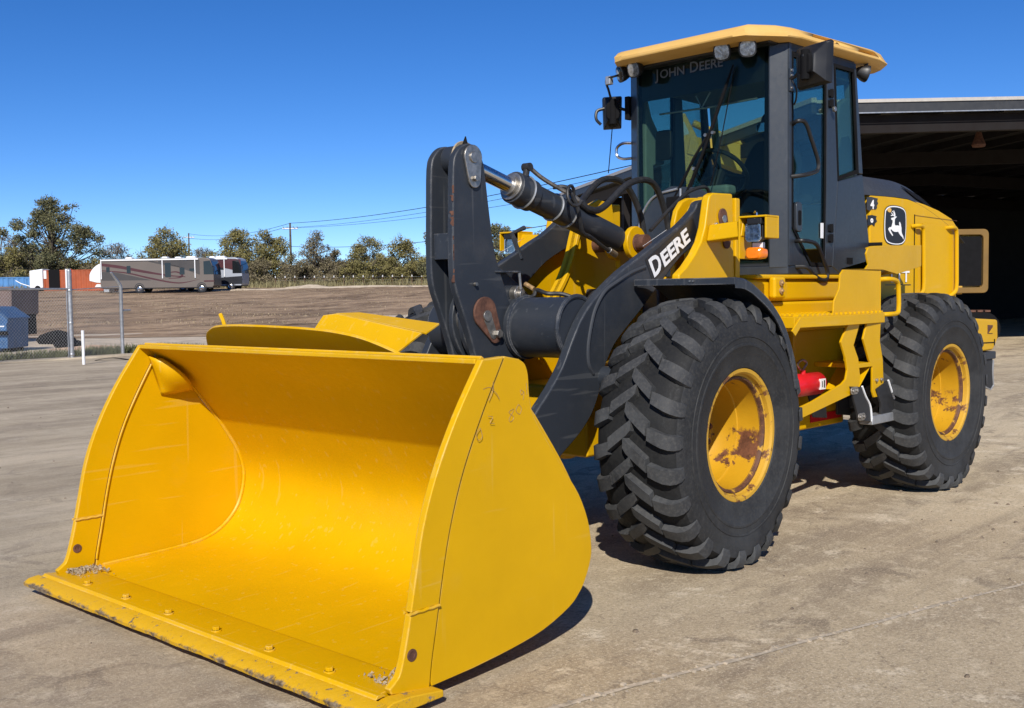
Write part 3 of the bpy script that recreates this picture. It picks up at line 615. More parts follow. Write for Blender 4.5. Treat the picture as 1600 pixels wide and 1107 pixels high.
# ---- tilt cylinder
A0 = Vector((.905, 0, 2.195)); B0 = Vector((-.56, .03, 1.785)); dr = (B0-A0).normalized()
def on(t): return A0+dr*t
LN = (B0-A0).length
tc = MB().cyl(on(.46), on(LN-.10), .078, 32).cyl(on(.44), on(.60), .092, 32).cyl(on(LN-.12), on(LN-.05), .066, 24).build('tilt_cylinder', 'charcoal', LD, .006)
MB().cyl(on(.03), on(.47), .043, 28).build('piston_rod', 'chrome', tc)
MB().cyl(on(.425), on(.442), .080, 30).cyl(on(.405), on(.426), .058, 28).build('gland_nut', 'steel', tc, .004)
for q in (.535, .80, .93): MB().tube([on(q)+(Vector((dr.z, 0, -dr.x)).normalized()*math.cos(t)+Vector((0, 1, 0))*math.sin(t))*(.0935 if q < .6 else .0795) for t in [i*math.pi/14 for i in range(28)]], .007, 6, closed=True).build('clamp_band', 'galvanised', tc)
nrm = Vector((-dr.z, 0, dr.x)).normalized()
if nrm.z < 0: nrm = -nrm
tp = lambda t, a, b: on(t)+nrm*a+Vector((0, 1, 0))*b
MB().tube([tp(.50, .08, .03), tp(.50, .135, .03), tp(.53, .145, .03)], .020, 10).cyl(tp(.50, .135, .005), tp(.50, .135, .055), .024, 12).build('port_elbow', 'hose_rubber', tc)
MB().tube(sm([tp(.52, .14, .03), tp(.62, .115, .04), tp(.74, .098, .06), tp(.82, .085, .085)], 5), .013, 8).build('steel_line', 'steel', tc)
MB().tube(sm([tp(.74, .10, .03), tp(.80, .11, .085), tp(.88, .03, .11), tp(.94, -.05, .105), tp(1.0, -.10, .09), tp(1.08, -.10, .085), tp(1.22, -.12, .08), tp(1.36, -.12, .07)], 6), .013, 8).build('hydraulic_hose', 'hose_rubber', tc)
MB().tube([tp(.80+.05*math.cos(t), .06+.06*math.sin(t), .10+.012*t) for t in [i*.5 for i in range(13)]], .010, 8).build('hose_loop', 'hose_rubber', tc)
MB().cyl(tp(.86, .085, .07), tp(.94, .075, .07), .022, 10).cyl(tp(.90, .083, .03), tp(.97, .073, .03), .022, 10).cyl(tp(1.28, -.12, .075), tp(1.36, -.125, .07), .020, 10).build('hose_fitting', 'steel', tc, .003)
for k, (pts, rr) in enumerate((([tp(.93, .075, .07), tp(1.05, .06, .08), Vector((-.30, .06, 2.0)), Vector((-.62, .03, 2.17)), Vector((-.92, 0, 2.19)), Vector((-1.10, -.02, 1.99)), Vector((-1.16, -.02, 1.74))], .021),
                               ([tp(.96, .08, .03), tp(1.06, .10, .0), Vector((-.28, -.08, 2.06)), Vector((-.56, -.14, 2.20)), Vector((-.86, -.18, 2.19)), Vector((-1.03, -.18, 2.0)), Vector((-1.09, -.18, 1.75))], .021),
                               ([Vector((-.45, .30, 1.85)), Vector((-.72, .26, 1.99)), Vector((-1.0, .22, 2.12)), Vector((-1.24, .20, 2.17)), Vector((-1.34, .18, 2.12))], .012))):
    MB().tube(sm(pts, 7), rr, 10).build('hydraulic_hose', 'hose_rubber', LD)
# steel line stub behind the rod (right-hand arm)
MB().tube([(-.16, -.50, 1.70), (-.10, -.52, 1.86), (-.22, -.52, 1.90)], .016, 8).build('guide_hook', 'charcoal', LD)

# ---- front frame: towers, web plates, axle
TW = [(-.25, 1.50), (-.262, 1.575), (-.34, 1.62), (-.425, 1.69), (-.50, 1.77), (-.545, 1.86), (-.585, 2.02), (-.60, 2.05), (-.64, 2.066), (-.864, 2.073), (-.886, 1.50), (-.86, 1.1), (-.3, 1.1)]
ff = MB().prism(TW, .575, .63).build('front_frame', 'yellow', LD, .012)
MB().prism(TW, -.63, -.575).build('tower_plate', 'yellow', ff, .012)
for s in (1, -1):
    for y0, y1 in ((.40, .45), (.30, .34)):
        MB().prism([(-.66, 1.2), (-.66, 1.90), (-.69, 1.98), (-.75, 2.04), (-.82, 2.065), (-.97, 2.075), (-.97, 1.2)], *((y0, y1) if s > 0 else (-y1, -y0))).build('tower_plate', 'yellow', ff, .012)
    MB().box(-.955, -.90, *((.37, .63) if s > 0 else (-.63, -.37)), 1.2, 2.05).build('tower_web', 'yellow', ff, .01)
    ys = .63 if s > 0 else -.63; e = .012*s
    MB().prism(slot(-.735, 1.93, .047, -.045, -.155, .042), ys, ys+e).build('pin_keeper', 'rusty_steel', ff, .004)
    MB().cyl((-.737, ys+e, 1.912), (-.737, ys+e*1.6, 1.912), .024, 18).build('pin', 'steel', ff, .002)
    MB().cyl((-.655, ys, 1.875), (-.655, ys+.016*s, 1.875), .014, 6).build('bolt', 'steel', ff, .002)
    # inner webs sweeping down and forward to the axle
    wp = [tuple(p) for p in sm([(-.44, 2.02), (-.36, 1.86), (-.30, 1.70), (-.20, 1.54), (-.04, 1.38), (.20, 1.25)], 4)]
    if s > 0: wp = [q for q in wp if q[1] < 1.62]
    MB().prism(wp+[(.34, .95), (.25, .55), (-.9, .55), (-.95, 1.2)]+([(-.80, 1.78), (-.74, 2.06), (-.60, 2.08)] if s < 0 else [(-.6, 1.6)]), *((.20, .24) if s > 0 else (-.24, -.20))).build('web_plate', 'yellow', ff, .008)
    wl = [(x, z) for x, z in wp]
    MB().loft([[(x, s*.185, z) , (x, s*.262, z), (x-.02, s*.262, z-.02), (x-.02, s*.185, z-.02)] for x, z in wl]).build('web_flange', 'yellow', ff, .004)
MB().cyl((-.56, -.20, 1.785), (-.56, .20, 1.785), .05, 24).build('cylinder_pin', 'rusty_steel', ff)
for s in (1, -1):
    MB().prism([(-.56+.105*math.cos(t), 1.785+.105*math.sin(t)) for t in [math.radians(a_) for a_ in range(-100, 181, 20)]]+[(-.70, 1.60), (-.60, 1.55)], *((.085, .125) if s > 0 else (-.065, -.025))).build('cylinder_lug', 'yellow', ff, .008)
    MB().cyl((-.56, .125 if s > 0 else -.068, 1.785), (-.56, .137 if s > 0 else -.06, 1.785), .055, 20).build('lug_pin', 'rusty_steel', ff, .004)
MB().box(-.80, .30, -.38, .38, .55, .95).build('frame_belly', 'yellow', ff, .02)
MB().box(-.9, -.45, -.36, .36, .95, 1.5).build('frame_riser', 'charcoal', ff, .02)
ax = MB().lathe([(0, -.62), (.12, -.62), (.13, -.40), (.17, -.25), (.20, 0), (.17, .25), (.13, .40), (.12, .62), (0, .62)], (0, 0, .72), 'y', 28).build('front_axle', 'yellow', LD)
MB().lathe([(0, -.05), (.2, -.04), (.24, .05), (.18, .26), (0, .28)], (.0, 0, .72), 'x', 24).build('differential', 'yellow', ax)
MB().cyl((.30, -.25, .80), (.50, -.25, .80), .03, 12).build('grease_line', 'hose_rubber', ax)
# lift cylinders
for s in (1, -1):
    lc = MB().cyl((-.72, s*.32, 1.02), (-.10, s*.34, 1.08), .07, 24).build('lift_cylinder', 'charcoal', LD, .004)
    MB().cyl((-.10, s*.34, 1.08), (.354, s*.40, 1.016), .035, 20).build('piston_rod', 'chrome', lc)

# ---- head lamp brackets
for s in (1, -1):
    ya, yb = .632*s, .87*s
    hb_ = MB().loft([[(-.545, y, 1.775+dz), (-.575, y, 1.875+dz), (-.70, y, 1.875+dz), (-.70, y, 1.775+dz)] for y, dz in ((ya, -.005), (yb, .012))]).build('lamp_bracket', 'yellow', LD, .012)
    x0 = -.60
    bm_ = MB(); yc = s*.945
    bm_.box(-.68, x0+.06, min(.852*s, .864*s), max(.852*s, .864*s), 1.66, 1.895)
    bm_.box(-.68, x0+.06, min(.852*s, 1.035*s), max(.852*s, 1.035*s), 1.895, 1.907)
    bm_.box(-.68, x0+.06, min(1.023*s, 1.035*s), max(1.023*s, 1.035*s), 1.775, 1.895)
    bm_.box(-.692, -.68, min(.852*s, 1.035*s), max(.852*s, 1.035*s), 1.775, 1.907)
    bm_.build('lamp_guard', 'yellow', hb_, .004)
    MB().box(-.679, x0+.055, min(.905*s, 1.0*s), max(.905*s, 1.0*s), 1.855, 1.893).build('lamp_mount', 'black_plastic', hb_, .006)
    hl = MB().loft([[(x, yc+u, 1.812+w) for u, w in rect(q, q*1.1, .026*q/.1)] for x, q in ((-.66, .05), (-.62, .088), (-.585, .10), (-.574, .10))]).build('headlight', 'black_plastic', hb_, .004)
    MB().loft([[(x, yc+u, 1.812+w) for u, w in rect(q, q*1.1, .024)] for x, q in ((-.566, .012), (-.570, .05), (-.5595, .088))]).build('reflector', 'reflector', hl)
    MB().loft([[(x, yc+u, 1.812+w) for u, w in rect(q, q*1.1, .024)] for x, q in ((-.5592, .093), (-.552, .09))]).build('lens', 'lamp_glass', hl)
    rr = rect(.10, .112, .026); MB().loft([[(-.560, yc+u, 1.812+w) for u, w in rr], [(-.548, yc+u, 1.812+w) for u, w in rr], [(-.548, yc+u*.86, 1.812+w*.86) for u, w in rr], [(-.560, yc+u*.86, 1.812+w*.86) for u, w in rr]], caps=False).build('bezel', 'chrome', hl)
    MB().box(-.63, -.60, min(.91*s, .98*s), max(.91*s, .98*s), 1.72, 1.755).build('lamp_socket', 'white_paint', hb_, .006)
    MB().loft([[(x, yc+u-.005*s, 1.69+w) for u, w in rect(q, q*.68, .022)] for x, q in ((-.65, .09), (-.575, .105), (-.56, .098), (-.552, .08))]).build('turn_signal', 'amber_lens', hb_, .004)
    MB().tube([(-.62, .93*s, 1.908), (-.62, .93*s, 1.925), (-.66, .90*s, 1.94), (-.70, .87*s, 1.935)], .005, 6).build('wire', 'chrome', hb_)

# ---- front fenders
for s in (1, -1):
    fp = sm([(.10, 1.545), (.03, 1.541), (-.03, 1.528), (-.115, 1.497), (-.29, 1.405), (-.435, 1.275), (-.545, 1.091), (-.60, .93)], 4)
    y0, y1 = .585, 1.215
    if s < 0: fp = [p for p in fp if p.x < -.12]
    fm = MB(); rg = []
    for i, p in enumerate(fp):
        t = (fp[min(i+1, len(fp)-1)]-fp[max(i-1, 0)]).normalized(); n_ = Vector((t.y, -t.x)); n_ = n_ if n_.y > 0 or (n_.y > -.2 and n_.x < 0) else -n_
        q = lambda k: (p.x-n_.x*k, p.y-n_.y*k)
        a_, b_, c_ = (p.x, p.y), q(.012), q(.055)
        rg.append([(a_[0], s*y0, a_[1]), (a_[0], s*(y1-.012), a_[1]), (b_[0], s*y1, b_[1]), (c_[0], s*y1, c_[1]), (c_[0], s*(y1-.008), c_[1]), (b_[0], s*(y1-.016), b_[1]), (b_[0], s*y0, b_[1])])
    fm.loft(rg); fd = fm.build('front_fender', 'charcoal', LD, ang=40)
    if s > 0: MB().box(.085, .104, min(.57*s, 1.205*s), max(.57*s, 1.205*s), 1.508, 1.546).build('front_lip', 'charcoal', fd, .004)
    for q in (.955, .935) if s > 0 else (): MB().cyl((.104, s*q, 1.53), (.110, s*q, 1.53), .006, 8).build('rivet', 'steel', fd)
# ---- wheels
def lug_rings(pts, s, th0):
    """tread block swept outward from the crown; each station: y, radius, width, slant, depth, outward normal"""
    rings = []
    for y, r, w, sl, d, nr, ny in pts:
        th = th0-sl/.74; ring = []
        for sd, k in ((-1, 1.0), (-1, 0), (1, 0), (1, 1.0)):
            ww = w*(1.0 if k == 0 else 1.2)*.5; rr = r-nr*d*k; yy = y-ny*d*k; t = th+sd*ww/.74
            ring.append((rr*math.cos(t), s*yy, rr*math.sin(t)))
        rings.append(ring)
    return rings
CROWN = [(-.022, .727, .058, -.024, .040, 1, 0), (.0, .729, .066, 0, .042, 1, 0), (.06, .729, .068, .046, .042, 1, 0), (.112, .727, .066, .086, .040, 1, 0)]
SHOULDER = [(.118, .724, .062, .110, .040, 1, 0), (.158, .722, .070, .124, .040, .97, .2), (.194, .714, .074, .138, .039, .9, .42), (.223, .696, .077, .147, .033, .72, .69), (.242, .668, .078, .151, .021, .45, .89), (.2525, .634, .076, .151, .009, .15, .99), (.2535, .604, .064, .148, .001, 0, 1)]
tp_ = [(.335, -.205), (.36, -.235), (.40, -.247), (.47, -.2545), (.475, -.258), (.485, -.258), (.49, -.2545), (.52, -.2555), (.522, -.2595), (.53, -.2595), (.532, -.2555), (.57, -.254), (.605, -.248), (.640, -.236), (.664, -.208), (.682, -.15), (.689, -.07), (.689, .07), (.682, .15), (.664, .208), (.640, .236), (.605, .248), (.57, .254), (.532, .2555), (.53, .2595), (.522, .2595), (.52, .2555), (.49, .2545), (.485, .258), (.475, .258), (.47, .2545), (.40, .247), (.36, .235), (.335, .205)]
tm = MB().lathe(tp_, (0, 0, 0), 'y', 96)
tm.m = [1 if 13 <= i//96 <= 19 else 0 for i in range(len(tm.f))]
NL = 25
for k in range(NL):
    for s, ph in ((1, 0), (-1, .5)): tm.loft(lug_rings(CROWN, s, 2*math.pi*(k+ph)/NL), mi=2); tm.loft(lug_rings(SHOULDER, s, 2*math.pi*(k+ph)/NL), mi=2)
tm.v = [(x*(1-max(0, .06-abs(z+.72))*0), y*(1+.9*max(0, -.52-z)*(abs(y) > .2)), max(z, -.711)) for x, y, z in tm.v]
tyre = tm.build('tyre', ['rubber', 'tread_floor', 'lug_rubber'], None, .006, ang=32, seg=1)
rim = MB().lathe([(.350, .198), (.362, .214), (.362, .224), (.352, .2305), (.335, .229), (.325, .218), (.322, .196), (.312, .190)], (0, 0, 0), 'y', 72).build('rim', 'rim_ring', None, ang=30)
lock = MB().lathe([(.3125, .192), (.309, .196), (.300, .195), (.294, .186), (.292, .17)], (0, 0, 0), 'y', 72).build('lock_ring', 'rust_ring', None, ang=30)
well = MB().lathe([(.2925, .175), (.290, .12), (.287, .04), (.280, .036), (.278, .0), (.272, -.10), (.262, -.118), (.25, -.12)], (0, 0, 0), 'y', 72).build('rim_well', 'well_paint', None, ang=30)
disc = MB().lathe([(.25, -.122), (.245, -.126), (.235, -.127), (.20, -.127), (.196, -.118), (.155, -.115), (.15, -.09), (.135, -.075), (.09, -.07), (.085, -.062), (.0, -.06)], (0, 0, 0), 'y', 60).build('hub', 'rim_paint', None, ang=30)
wheel0 = grp('wheel', LD)
for o in (tyre, rim, lock, well, disc): o.parent = wheel0
nut = MB().cyl((0, -.127, 0), (0, -.096, 0), .020, 6).cyl((0, -.127, 0), (0, -.089, 0), .011, 10)
for k in range(16):
    o = MB(); o.v = list(nut.v); o.f = list(nut.f); o.m = list(nut.m)
    if k == 0: n0 = o.build('wheel_nut', 'rusty_steel', wheel0, .002)
    else: n0 = n0.copy(); C.objects.link(n0); n0.parent = wheel0
    a_ = 2*math.pi*k/16; n0.location = (.222*math.cos(a_), 0, .222*math.sin(a_))
MB().cyl((.305, .19, .02), (.33, .222, .02), .006, 8).build('valve_stem', 'steel', wheel0)
wheel0.location = (0, .955, .712); wheel0.rotation_euler = (0, 0, 0)
for x, y, a_ in ((0, -.955, math.pi), (-2.965, .935, 0), (-2.965, -.935, math.pi)):
    w_ = copy_tree(wheel0, LD)
    if x < -1:
        v = Vector((x-PVX, y)); w_.location = (PVX+v.x*math.cos(ART)-v.y*math.sin(ART), v.x*math.sin(ART)+v.y*math.cos(ART), .712); w_.rotation_euler = (0, .21, a_+ART)
    else: w_.location = (x, y, .712); w_.rotation_euler = (0, 0, a_)
    if x < -1: w_.rotation_euler = (0, 0, a_+ART)

# ---- rear frame, deck and belly
rf = rp(MB().box(-4.45, -1.0, -.42, .42, .62, 1.05), 'rear_frame', 'yellow', .02)
MB().box(-1.75, -1.2, -.30, .30, .50, 1.30).build('articulation_joint', 'charcoal', rf, .02)
MB().cyl((-1.52, 0, .4), (-1.52, 0, 1.45), .09, 20).build('articulation_pin', 'steel', rf)
MB().lathe([(0, -.62), (.12, -.62), (.13, -.40), (.17, -.25), (.20, 0), (.17, .25), (.13, .40), (.12, .62), (0, .62)], (-2.965, 0, .72), 'y', 28).build('rear_axle', 'yellow', rf)
MB().box(-2.45, -1.74, .42, .60, .50, 1.2).build('side_tank', 'yellow', rf, .02)
MB().box(-2.45, -1.74, -.60, -.42, .50, 1.2).build('side_tank', 'yellow', rf, .02)
MB().box(-2.40, -1.95, .602, .606, .545, .60).build('reflective_strip', 'red_paint', rf)
dk = rp(MB().box(-2.60, -.98, -.72, .72, 1.40, 1.545), 'deck', 'yellow', .03)
MB().box(-2.35, -1.05, -.74, .74, 1.5452, 1.575).build('deck_top', 'yellow', dk, .012)
MB().box(-1.34, -1.20, .722, .775, 1.42, 1.56).build('grease_panel', 'yellow', dk, .02)
for z in (1.47, 1.52): MB().lathe([(.022, 0), (.022, .008), (.012, .010), (.008, .02), (0, .02)], (-1.27, .776, z), 'y', 14).build('grease_nipple', 'brass_chip', dk)
MB().box(-2.4, -1.1, .55, .72, 1.20, 1.399).build('deck_rail', 'yellow', dk, .02)
# platform with serrated tread, toe board and fender plate
pf = rp(MB().prism([(-.96, 1.05), (-1.53, 1.085), (-2.15, 1.05), (-2.15, .62), (-.96, .62)], 1.245, 1.312, 'xy'), 'platform', 'yellow', .004)
for y in (1.078, .96, .84, .72):
    for i in range(19):
        x = -1.0-.06*i; dy = -.0+(.03*(1-abs(x+1.53)/.6) if y > 1.05 else 0); dy = max(dy, -.03)
        MB().prism([(x, 1.3125), (x-.012, 1.327), (x-.034, 1.327), (x-.046, 1.3125)], y-.035+min(dy, .005)-.03, y-.03+min(dy, .005)).build('tread_tooth', 'yellow', pf)
MB().plate([(-1.54, 1.02, 1.313), (-2.12, 1.02, 1.313), (-2.12, 1.02, 1.595), (-1.60, 1.02, 1.600), (-1.56, 1.02, 1.57), (-1.55, 1.02, 1.48), (-1.48, 1.02, 1.40), (-1.47, 1.02, 1.32)][::-1], .012).build('toe_board', 'yellow', pf, .003)
MB().plate([(-2.122, 1.02, 1.24), (-2.24, .96, 1.30), (-2.26, .94, 1.59), (-2.122, 1.02, 1.596)][::-1], .012).build('toe_return', 'yellow', pf, .003)
MB().plate([(-1.0, 1.06, 1.31), (-.90, 1.06, 1.23), (-.94, 1.06, 1.20), (-1.0, 1.06, 1.25)][::-1], .01).build('corner_tab', 'yellow', pf, .002)
fpz = rp(MB().plate([(-1.60, 1.0, 1.603), (-2.25, .98, 1.603), (-2.50, .96, 1.575), (-2.96, .93, 1.635), (-2.96, .93, 1.79), (-2.10, .98, 1.762), (-2.02, .98, 1.75), (-1.99, .98, 1.71), (-2.02, .98, 1.64), (-1.94, 1.0, 1.607)][::-1], .012), 'rear_fender', 'yellow', .003)
MB().plate([(-2.02, .97, 1.751), (-2.10, .97, 1.764), (-2.96, .92, 1.791), (-2.96, .66, 1.80), (-2.74, .66, 1.79)], .012).build('fender_top', 'yellow', fpz, .003)
MB().plate([(-2.40, .96, 1.58), (-2.50, .955, 1.574), (-2.962, .925, 1.634), (-2.962, .66, 1.60), (-2.80, .66, 1.56)][::-1], .01).build('fender_under', 'yellow', fpz, .003)
# steps: front frame leg, rear leg, treads and rubber-hung lower step
st = rp(MB().prism([(-1.64, 1.244), (-1.80, 1.244), (-1.718, 1.11), (-1.782, 1.02), (-1.81, .90), (-1.80, .845), (-1.70, .79), (-1.60, .775), (-1.04, .69), (-.985, .70), (-.985, .755), (-1.18, .785), (-1.56, .868), (-1.615, .895), (-1.635, .95), (-1.61, 1.03), (-1.545, 1.137), (-1.60, 1.20)], 1.03, 1.045), 'access_steps', 'yellow', .003)
MB().prism([(-1.90, 1.244), (-2.10, 1.244), (-2.09, 1.12), (-2.135, .99), (-2.15, .80), (-2.13, .745), (-2.01, .745), (-1.985, .79), (-1.985, .95), (-1.935, 1.0), (-1.85, 1.145)], 1.03, 1.045).build('step_leg', 'yellow', st, .003)
MB().box(-2.0, -1.79, .72, 1.044, .955, .985).build('step_tread', 'yellow', st, .004)
MB().plate([(-1.98, 1.03, .95), (-1.80, 1.03, .80), (-1.80, .80, .80), (-1.98, .80, .95)], .008).build('step_riser', 'yellow', st, .002)
for y in (1.04, .72):
    MB().prism([(-1.655, .845), (-1.81, .83), (-1.86, .76), (-1.925, .69), (-1.945, .59), (-1.765, .61), (-1.755, .66), (-1.70, .76)], y, y+.016).build('rubber_strap', 'hose_rubber', st, .003)
    MB().prism([(-2.02, .80), (-2.185, .845), (-2.245, .76), (-2.295, .685), (-2.288, .575), (-2.09, .60), (-2.09, .70), (-2.03, .78)], y, y+.016).build('rubber_strap', 'hose_rubber', st, .003)
for pts in ([(-1.81, .835), (-1.862, .765), (-1.928, .693), (-1.95, .59)], [(-2.188, .85), (-2.248, .762), (-2.30, .685), (-2.292, .575)]):
    MB().tube([(x, 1.058, z) for x, z in sm(pts, 4)], .007, 6).build('worn_edge', 'white_paint', st)
MB().box(-2.285, -1.945, .97, 1.066, .565, .625).build('lower_step', 'galvanised', st, .006)
for x, z in ((-1.70, .815), (-1.80, .635)):
    MB().loft([[(x+u, y, z+w) for u, w in rect(.10, .05, .024)] for y in (1.056, 1.064)]).build('strap_washer', 'steel', st, .002)
    for dx in (-.025, .025): MB().cyl((x+dx, 1.064, z), (x+dx, 1.074, z), .013, 6).build('bolt', 'steel', st, .002)
for x in (-2.03, -2.10): MB().cyl((x, 1.045, .86), (x, 1.06, .86), .013, 6).build('bolt', 'steel', st, .002)
# grab rails
def rail(pts, r, mat, n=5): return rp(MB().tube(sm(pts, n), r, 10), 'handrail', mat)
rail([(-2.16, .99, 1.535), (-2.19, 1.05, 1.540), (-2.29, 1.06, 1.530), (-2.325, 1.06, 1.50), (-2.335, 1.06, 1.42), (-2.335, 1.06, 1.34), (-2.31, 1.06, 1.305), (-2.20, 1.05, 1.300), (-2.16, .99, 1.298)], .016, 'yellow')

# ---- engine hood
def hy(x, base=.62): return base+.12*(-2.8-x)
hp = [(-2.80, 2.175), (-3.00, 2.178), (-3.32, 2.165), (-3.55, 2.135), (-3.75, 2.095), (-3.95, 2.035), (-4.02, 1.98), (-4.03, 1.20), (-2.80, 1.20)]
hd = MB(); hd.loft([[(x, sg_*hy(x), z) for x, z in hp] for sg_ in (-1, 1)])
hood = rp(hd, 'hood', 'yellow', .012)
tpz = [(-2.72, 2.335), (-3.3, 2.335), (-3.55, 2.325), (-3.80, 2.285), (-4.0, 2.215), (-4.16, 2.10), (-4.20, 2.02)]
cap = MB(); rings = []
for x, z in [tuple(p) for p in sm(tpz, 3)]:
    zb = 2.170 if x > -3.2 else 2.170-.30*max(0, (-3.25-x))**1.5-.06*max(0, -3.25-x); zb = min(zb, z-.02); yb = hy(max(x, -4.02))+.006; yt = .47
    rings.append([(x, -yb, zb), (x, -yt, z), (x, -yt*.6, z+.015), (x, yt*.6, z+.015), (x, yt, z), (x, yb, zb)])
cap.loft(rings); cp = cap.build('hood_cap', 'hood_grey', hood, .012)
for (xa, xb) in ((-3.50, -3.80), (-3.88, -4.08)):
    def cz(x):
        P = sm(tpz, 3)
        for p, q in zip(P, P[1:]):
            if p.x >= x >= q.x: return p.y+(q.y-p.y)*(p.x-x)/(p.x-q.x)
        return P[-1].y
    for s in (1, -1):
        def vp(x, t):
            z = cz(x); zb = min(2.170-.30*max(0, (-3.25-x))**1.5-.06*max(0, -3.25-x), z-.02); yb = hy(max(x, -4.02))+.006
            return Vector((x, s*(.47+(yb-.47)*t+.010), z+(zb-z)*t+.010))
        P = [vp(xa, .22), vp(xb, .25), vp(xb+.03, .72), vp(xa-.02, .72)]
        MB().plate(P if s < 0 else P[::-1], .004).build('vent', 'matte_black', cp, .001)
for s in (1, -1):
    MB().box(-3.40, -3.392, *sorted((s*(hy(-3.4)-.05), s*(hy(-3.4)+.0035))), 1.22, 2.05).build('panel_gap', 'matte_black', hood)
    MB().plate([(-3.39, s*(hy(-3.39)+.003), 2.045), (-4.02, s*(hy(-4.02)+.003), 2.02), (-4.02, s*(hy(-4.02)+.003), 2.017), (-3.39, s*(hy(-3.39)+.003), 2.042)][::s], .001).build('panel_crease', 'rusty_steel', hood)
    MB().plate([(-3.50, s*(hy(-3.5)+.006), 1.985), (-3.975, s*(hy(-3.975)+.006), 1.96), (-3.985, s*(hy(-3.985)+.006), 1.25), (-3.50, s*(hy(-3.5)+.006), 1.25)][::s], .005).build('access_panel', 'yellow', hood, .003)
# grab rails on the hood
for x0 in (-3.36, -3.845):
    rail([(x0, hy(x0)+.0, 1.955), (x0-.02, hy(x0)+.045, 1.960), (x0-.08, hy(x0)+.05, 1.955), (x0-.105, hy(x0)+.05, 1.92), (x0-.11, hy(x0)+.05, 1.8), (x0-.115, hy(x0)+.05, 1.60), (x0-.115, hy(x0)+.05, 1.50), (x0-.10, hy(x0)+.045, 1.44), (x0-.04, hy(x0), 1.39)], .016, 'yellow', 4)
# emblem: rounded shield with the leaping deer
eo = Vector((-3.125, hy(-3.125)+.0045, 1.957)); er = Vector((-1, .12, 0)).normalized(); ez = Vector((0, 0, 1)); en = Vector((.12, 1, 0)).normalized()
def em(pts, off, name, mat, par, t=.0015):
    P = [eo+er*x+ez*z+en*off for x, z in pts]
    nn_ = Vector((0, 0, 0))
    for i in range(len(P)): nn_ += (P[i]-P[0]).cross(P[(i+1) % len(P)]-P[0])
    if nn_.dot(en) < 0: P = P[::-1]
    return MB().plate(P, t).build(name, mat, par)
def shield(k, w=.150, h=.152):
    P = []
    for ax_, az in ((-.98, .62), (-.90, .80), (-.62, .95), (-.2, 1.0), (.3, .985), (.72, .90), (.94, .74), (1.0, .50), (1.02, .0), (.98, -.5), (.9, -.78), (.62, -.95), (.2, -1.0), (-.3, -.985), (-.72, -.90), (-.92, -.74), (-1.0, -.5), (-1.03, .0)): P.append((ax_*(w-k), az*(h-k)))
    return [tuple(p) for p in sm(P, 3, True)]
emb = em(shield(0), .0, 'emblem', 'black_print', hood)
em(shield(.006), .002, 'emblem_border', 'white_print', emb); em(shield(.0145), .0035, 'emblem_field', 'black_print', emb)
dz = lambda L: [((u-363)/235*.30, (388-v)/387*.304) for u, v in L]
em(dz([(318, 318), (312, 330), (322, 340), (330, 342), (330, 360), (322, 392), (316, 408), (300, 408), (286, 420), (284, 432), (294, 450), (310, 472), (328, 494), (334, 484), (320, 462), (305, 434), (316, 428), (330, 444), (350, 452), (372, 452), (388, 448), (396, 462), (412, 484), (432, 500), (442, 516), (448, 524), (446, 502), (440, 484), (428, 462), (424, 440), (424, 412), (420, 396), (416, 372), (406, 352), (398, 360), (400, 378), (402, 392), (384, 388), (362, 390), (352, 384), (350, 362), (352, 330), (360, 318), (376, 304), (356, 302), (352, 308), (334, 314)]), .005, 'leaping_deer', 'white_print', emb)
em(dz([(346, 306), (338, 296), (312, 300), (308, 292), (326, 290), (312, 268), (318, 266), (332, 284), (334, 288), (342, 286), (334, 262), (322, 258), (326, 250), (340, 262), (344, 264), (336, 246), (342, 244), (354, 270), (358, 290), (354, 306)]), .005, 'antlers', 'white_print', emb)
em(dz([(274, 236), (285, 225), (302, 224), (314, 236), (312, 258), (300, 268), (280, 262), (272, 250)]), .006, 'scraped_patch', 'roof_yellow', emb)
# torn model number and lower lettering
rag = [(-.10, .07), (-.05, .075), (.0, .07), (.045, .066), (.035, .045), (.05, .03), (.03, .012), (.035, -.005), (.01, -.02), (-.02, -.01), (-.06, -.03), (-.10, -.02)]
eo = Vector((-2.85, hy(-2.85)+.0035, 2.085)); em(rag, .0, 'torn_decal', 'hood_grey', hood)
text('lettering', '4', 'white_print', hood, eo+er*-.055+ez*-.012+en*.003, er, ez, .09, .002, .003)
eo = Vector((-2.84, hy(-2.84)+.0035, 1.99)); em([(-.08, .03), (-.02, .035), (.04, .028), (.03, .01), (.045, -.01), (.02, -.025), (.01, -.05), (-.02, -.035), (-.08, -.045)], .0, 'torn_decal', 'black_print', hood)
text('lettering', 'o', 'white_print', hood, eo+er*-.045+ez*-.02+en*.003, er, ez, .06, .002, .003)
eo = Vector((-3.06, hy(-3.06)+.0035, 1.525))
text('lettering', 'LTT', 'white_print', hood, eo+en*.002, er, ez, .12, .002, .002, 1.3)
em([(-.06, -.02), (.29, -.02), (.29, -.026), (-.06, -.026)], .0, 'decal_edge', 'black_print', hood)

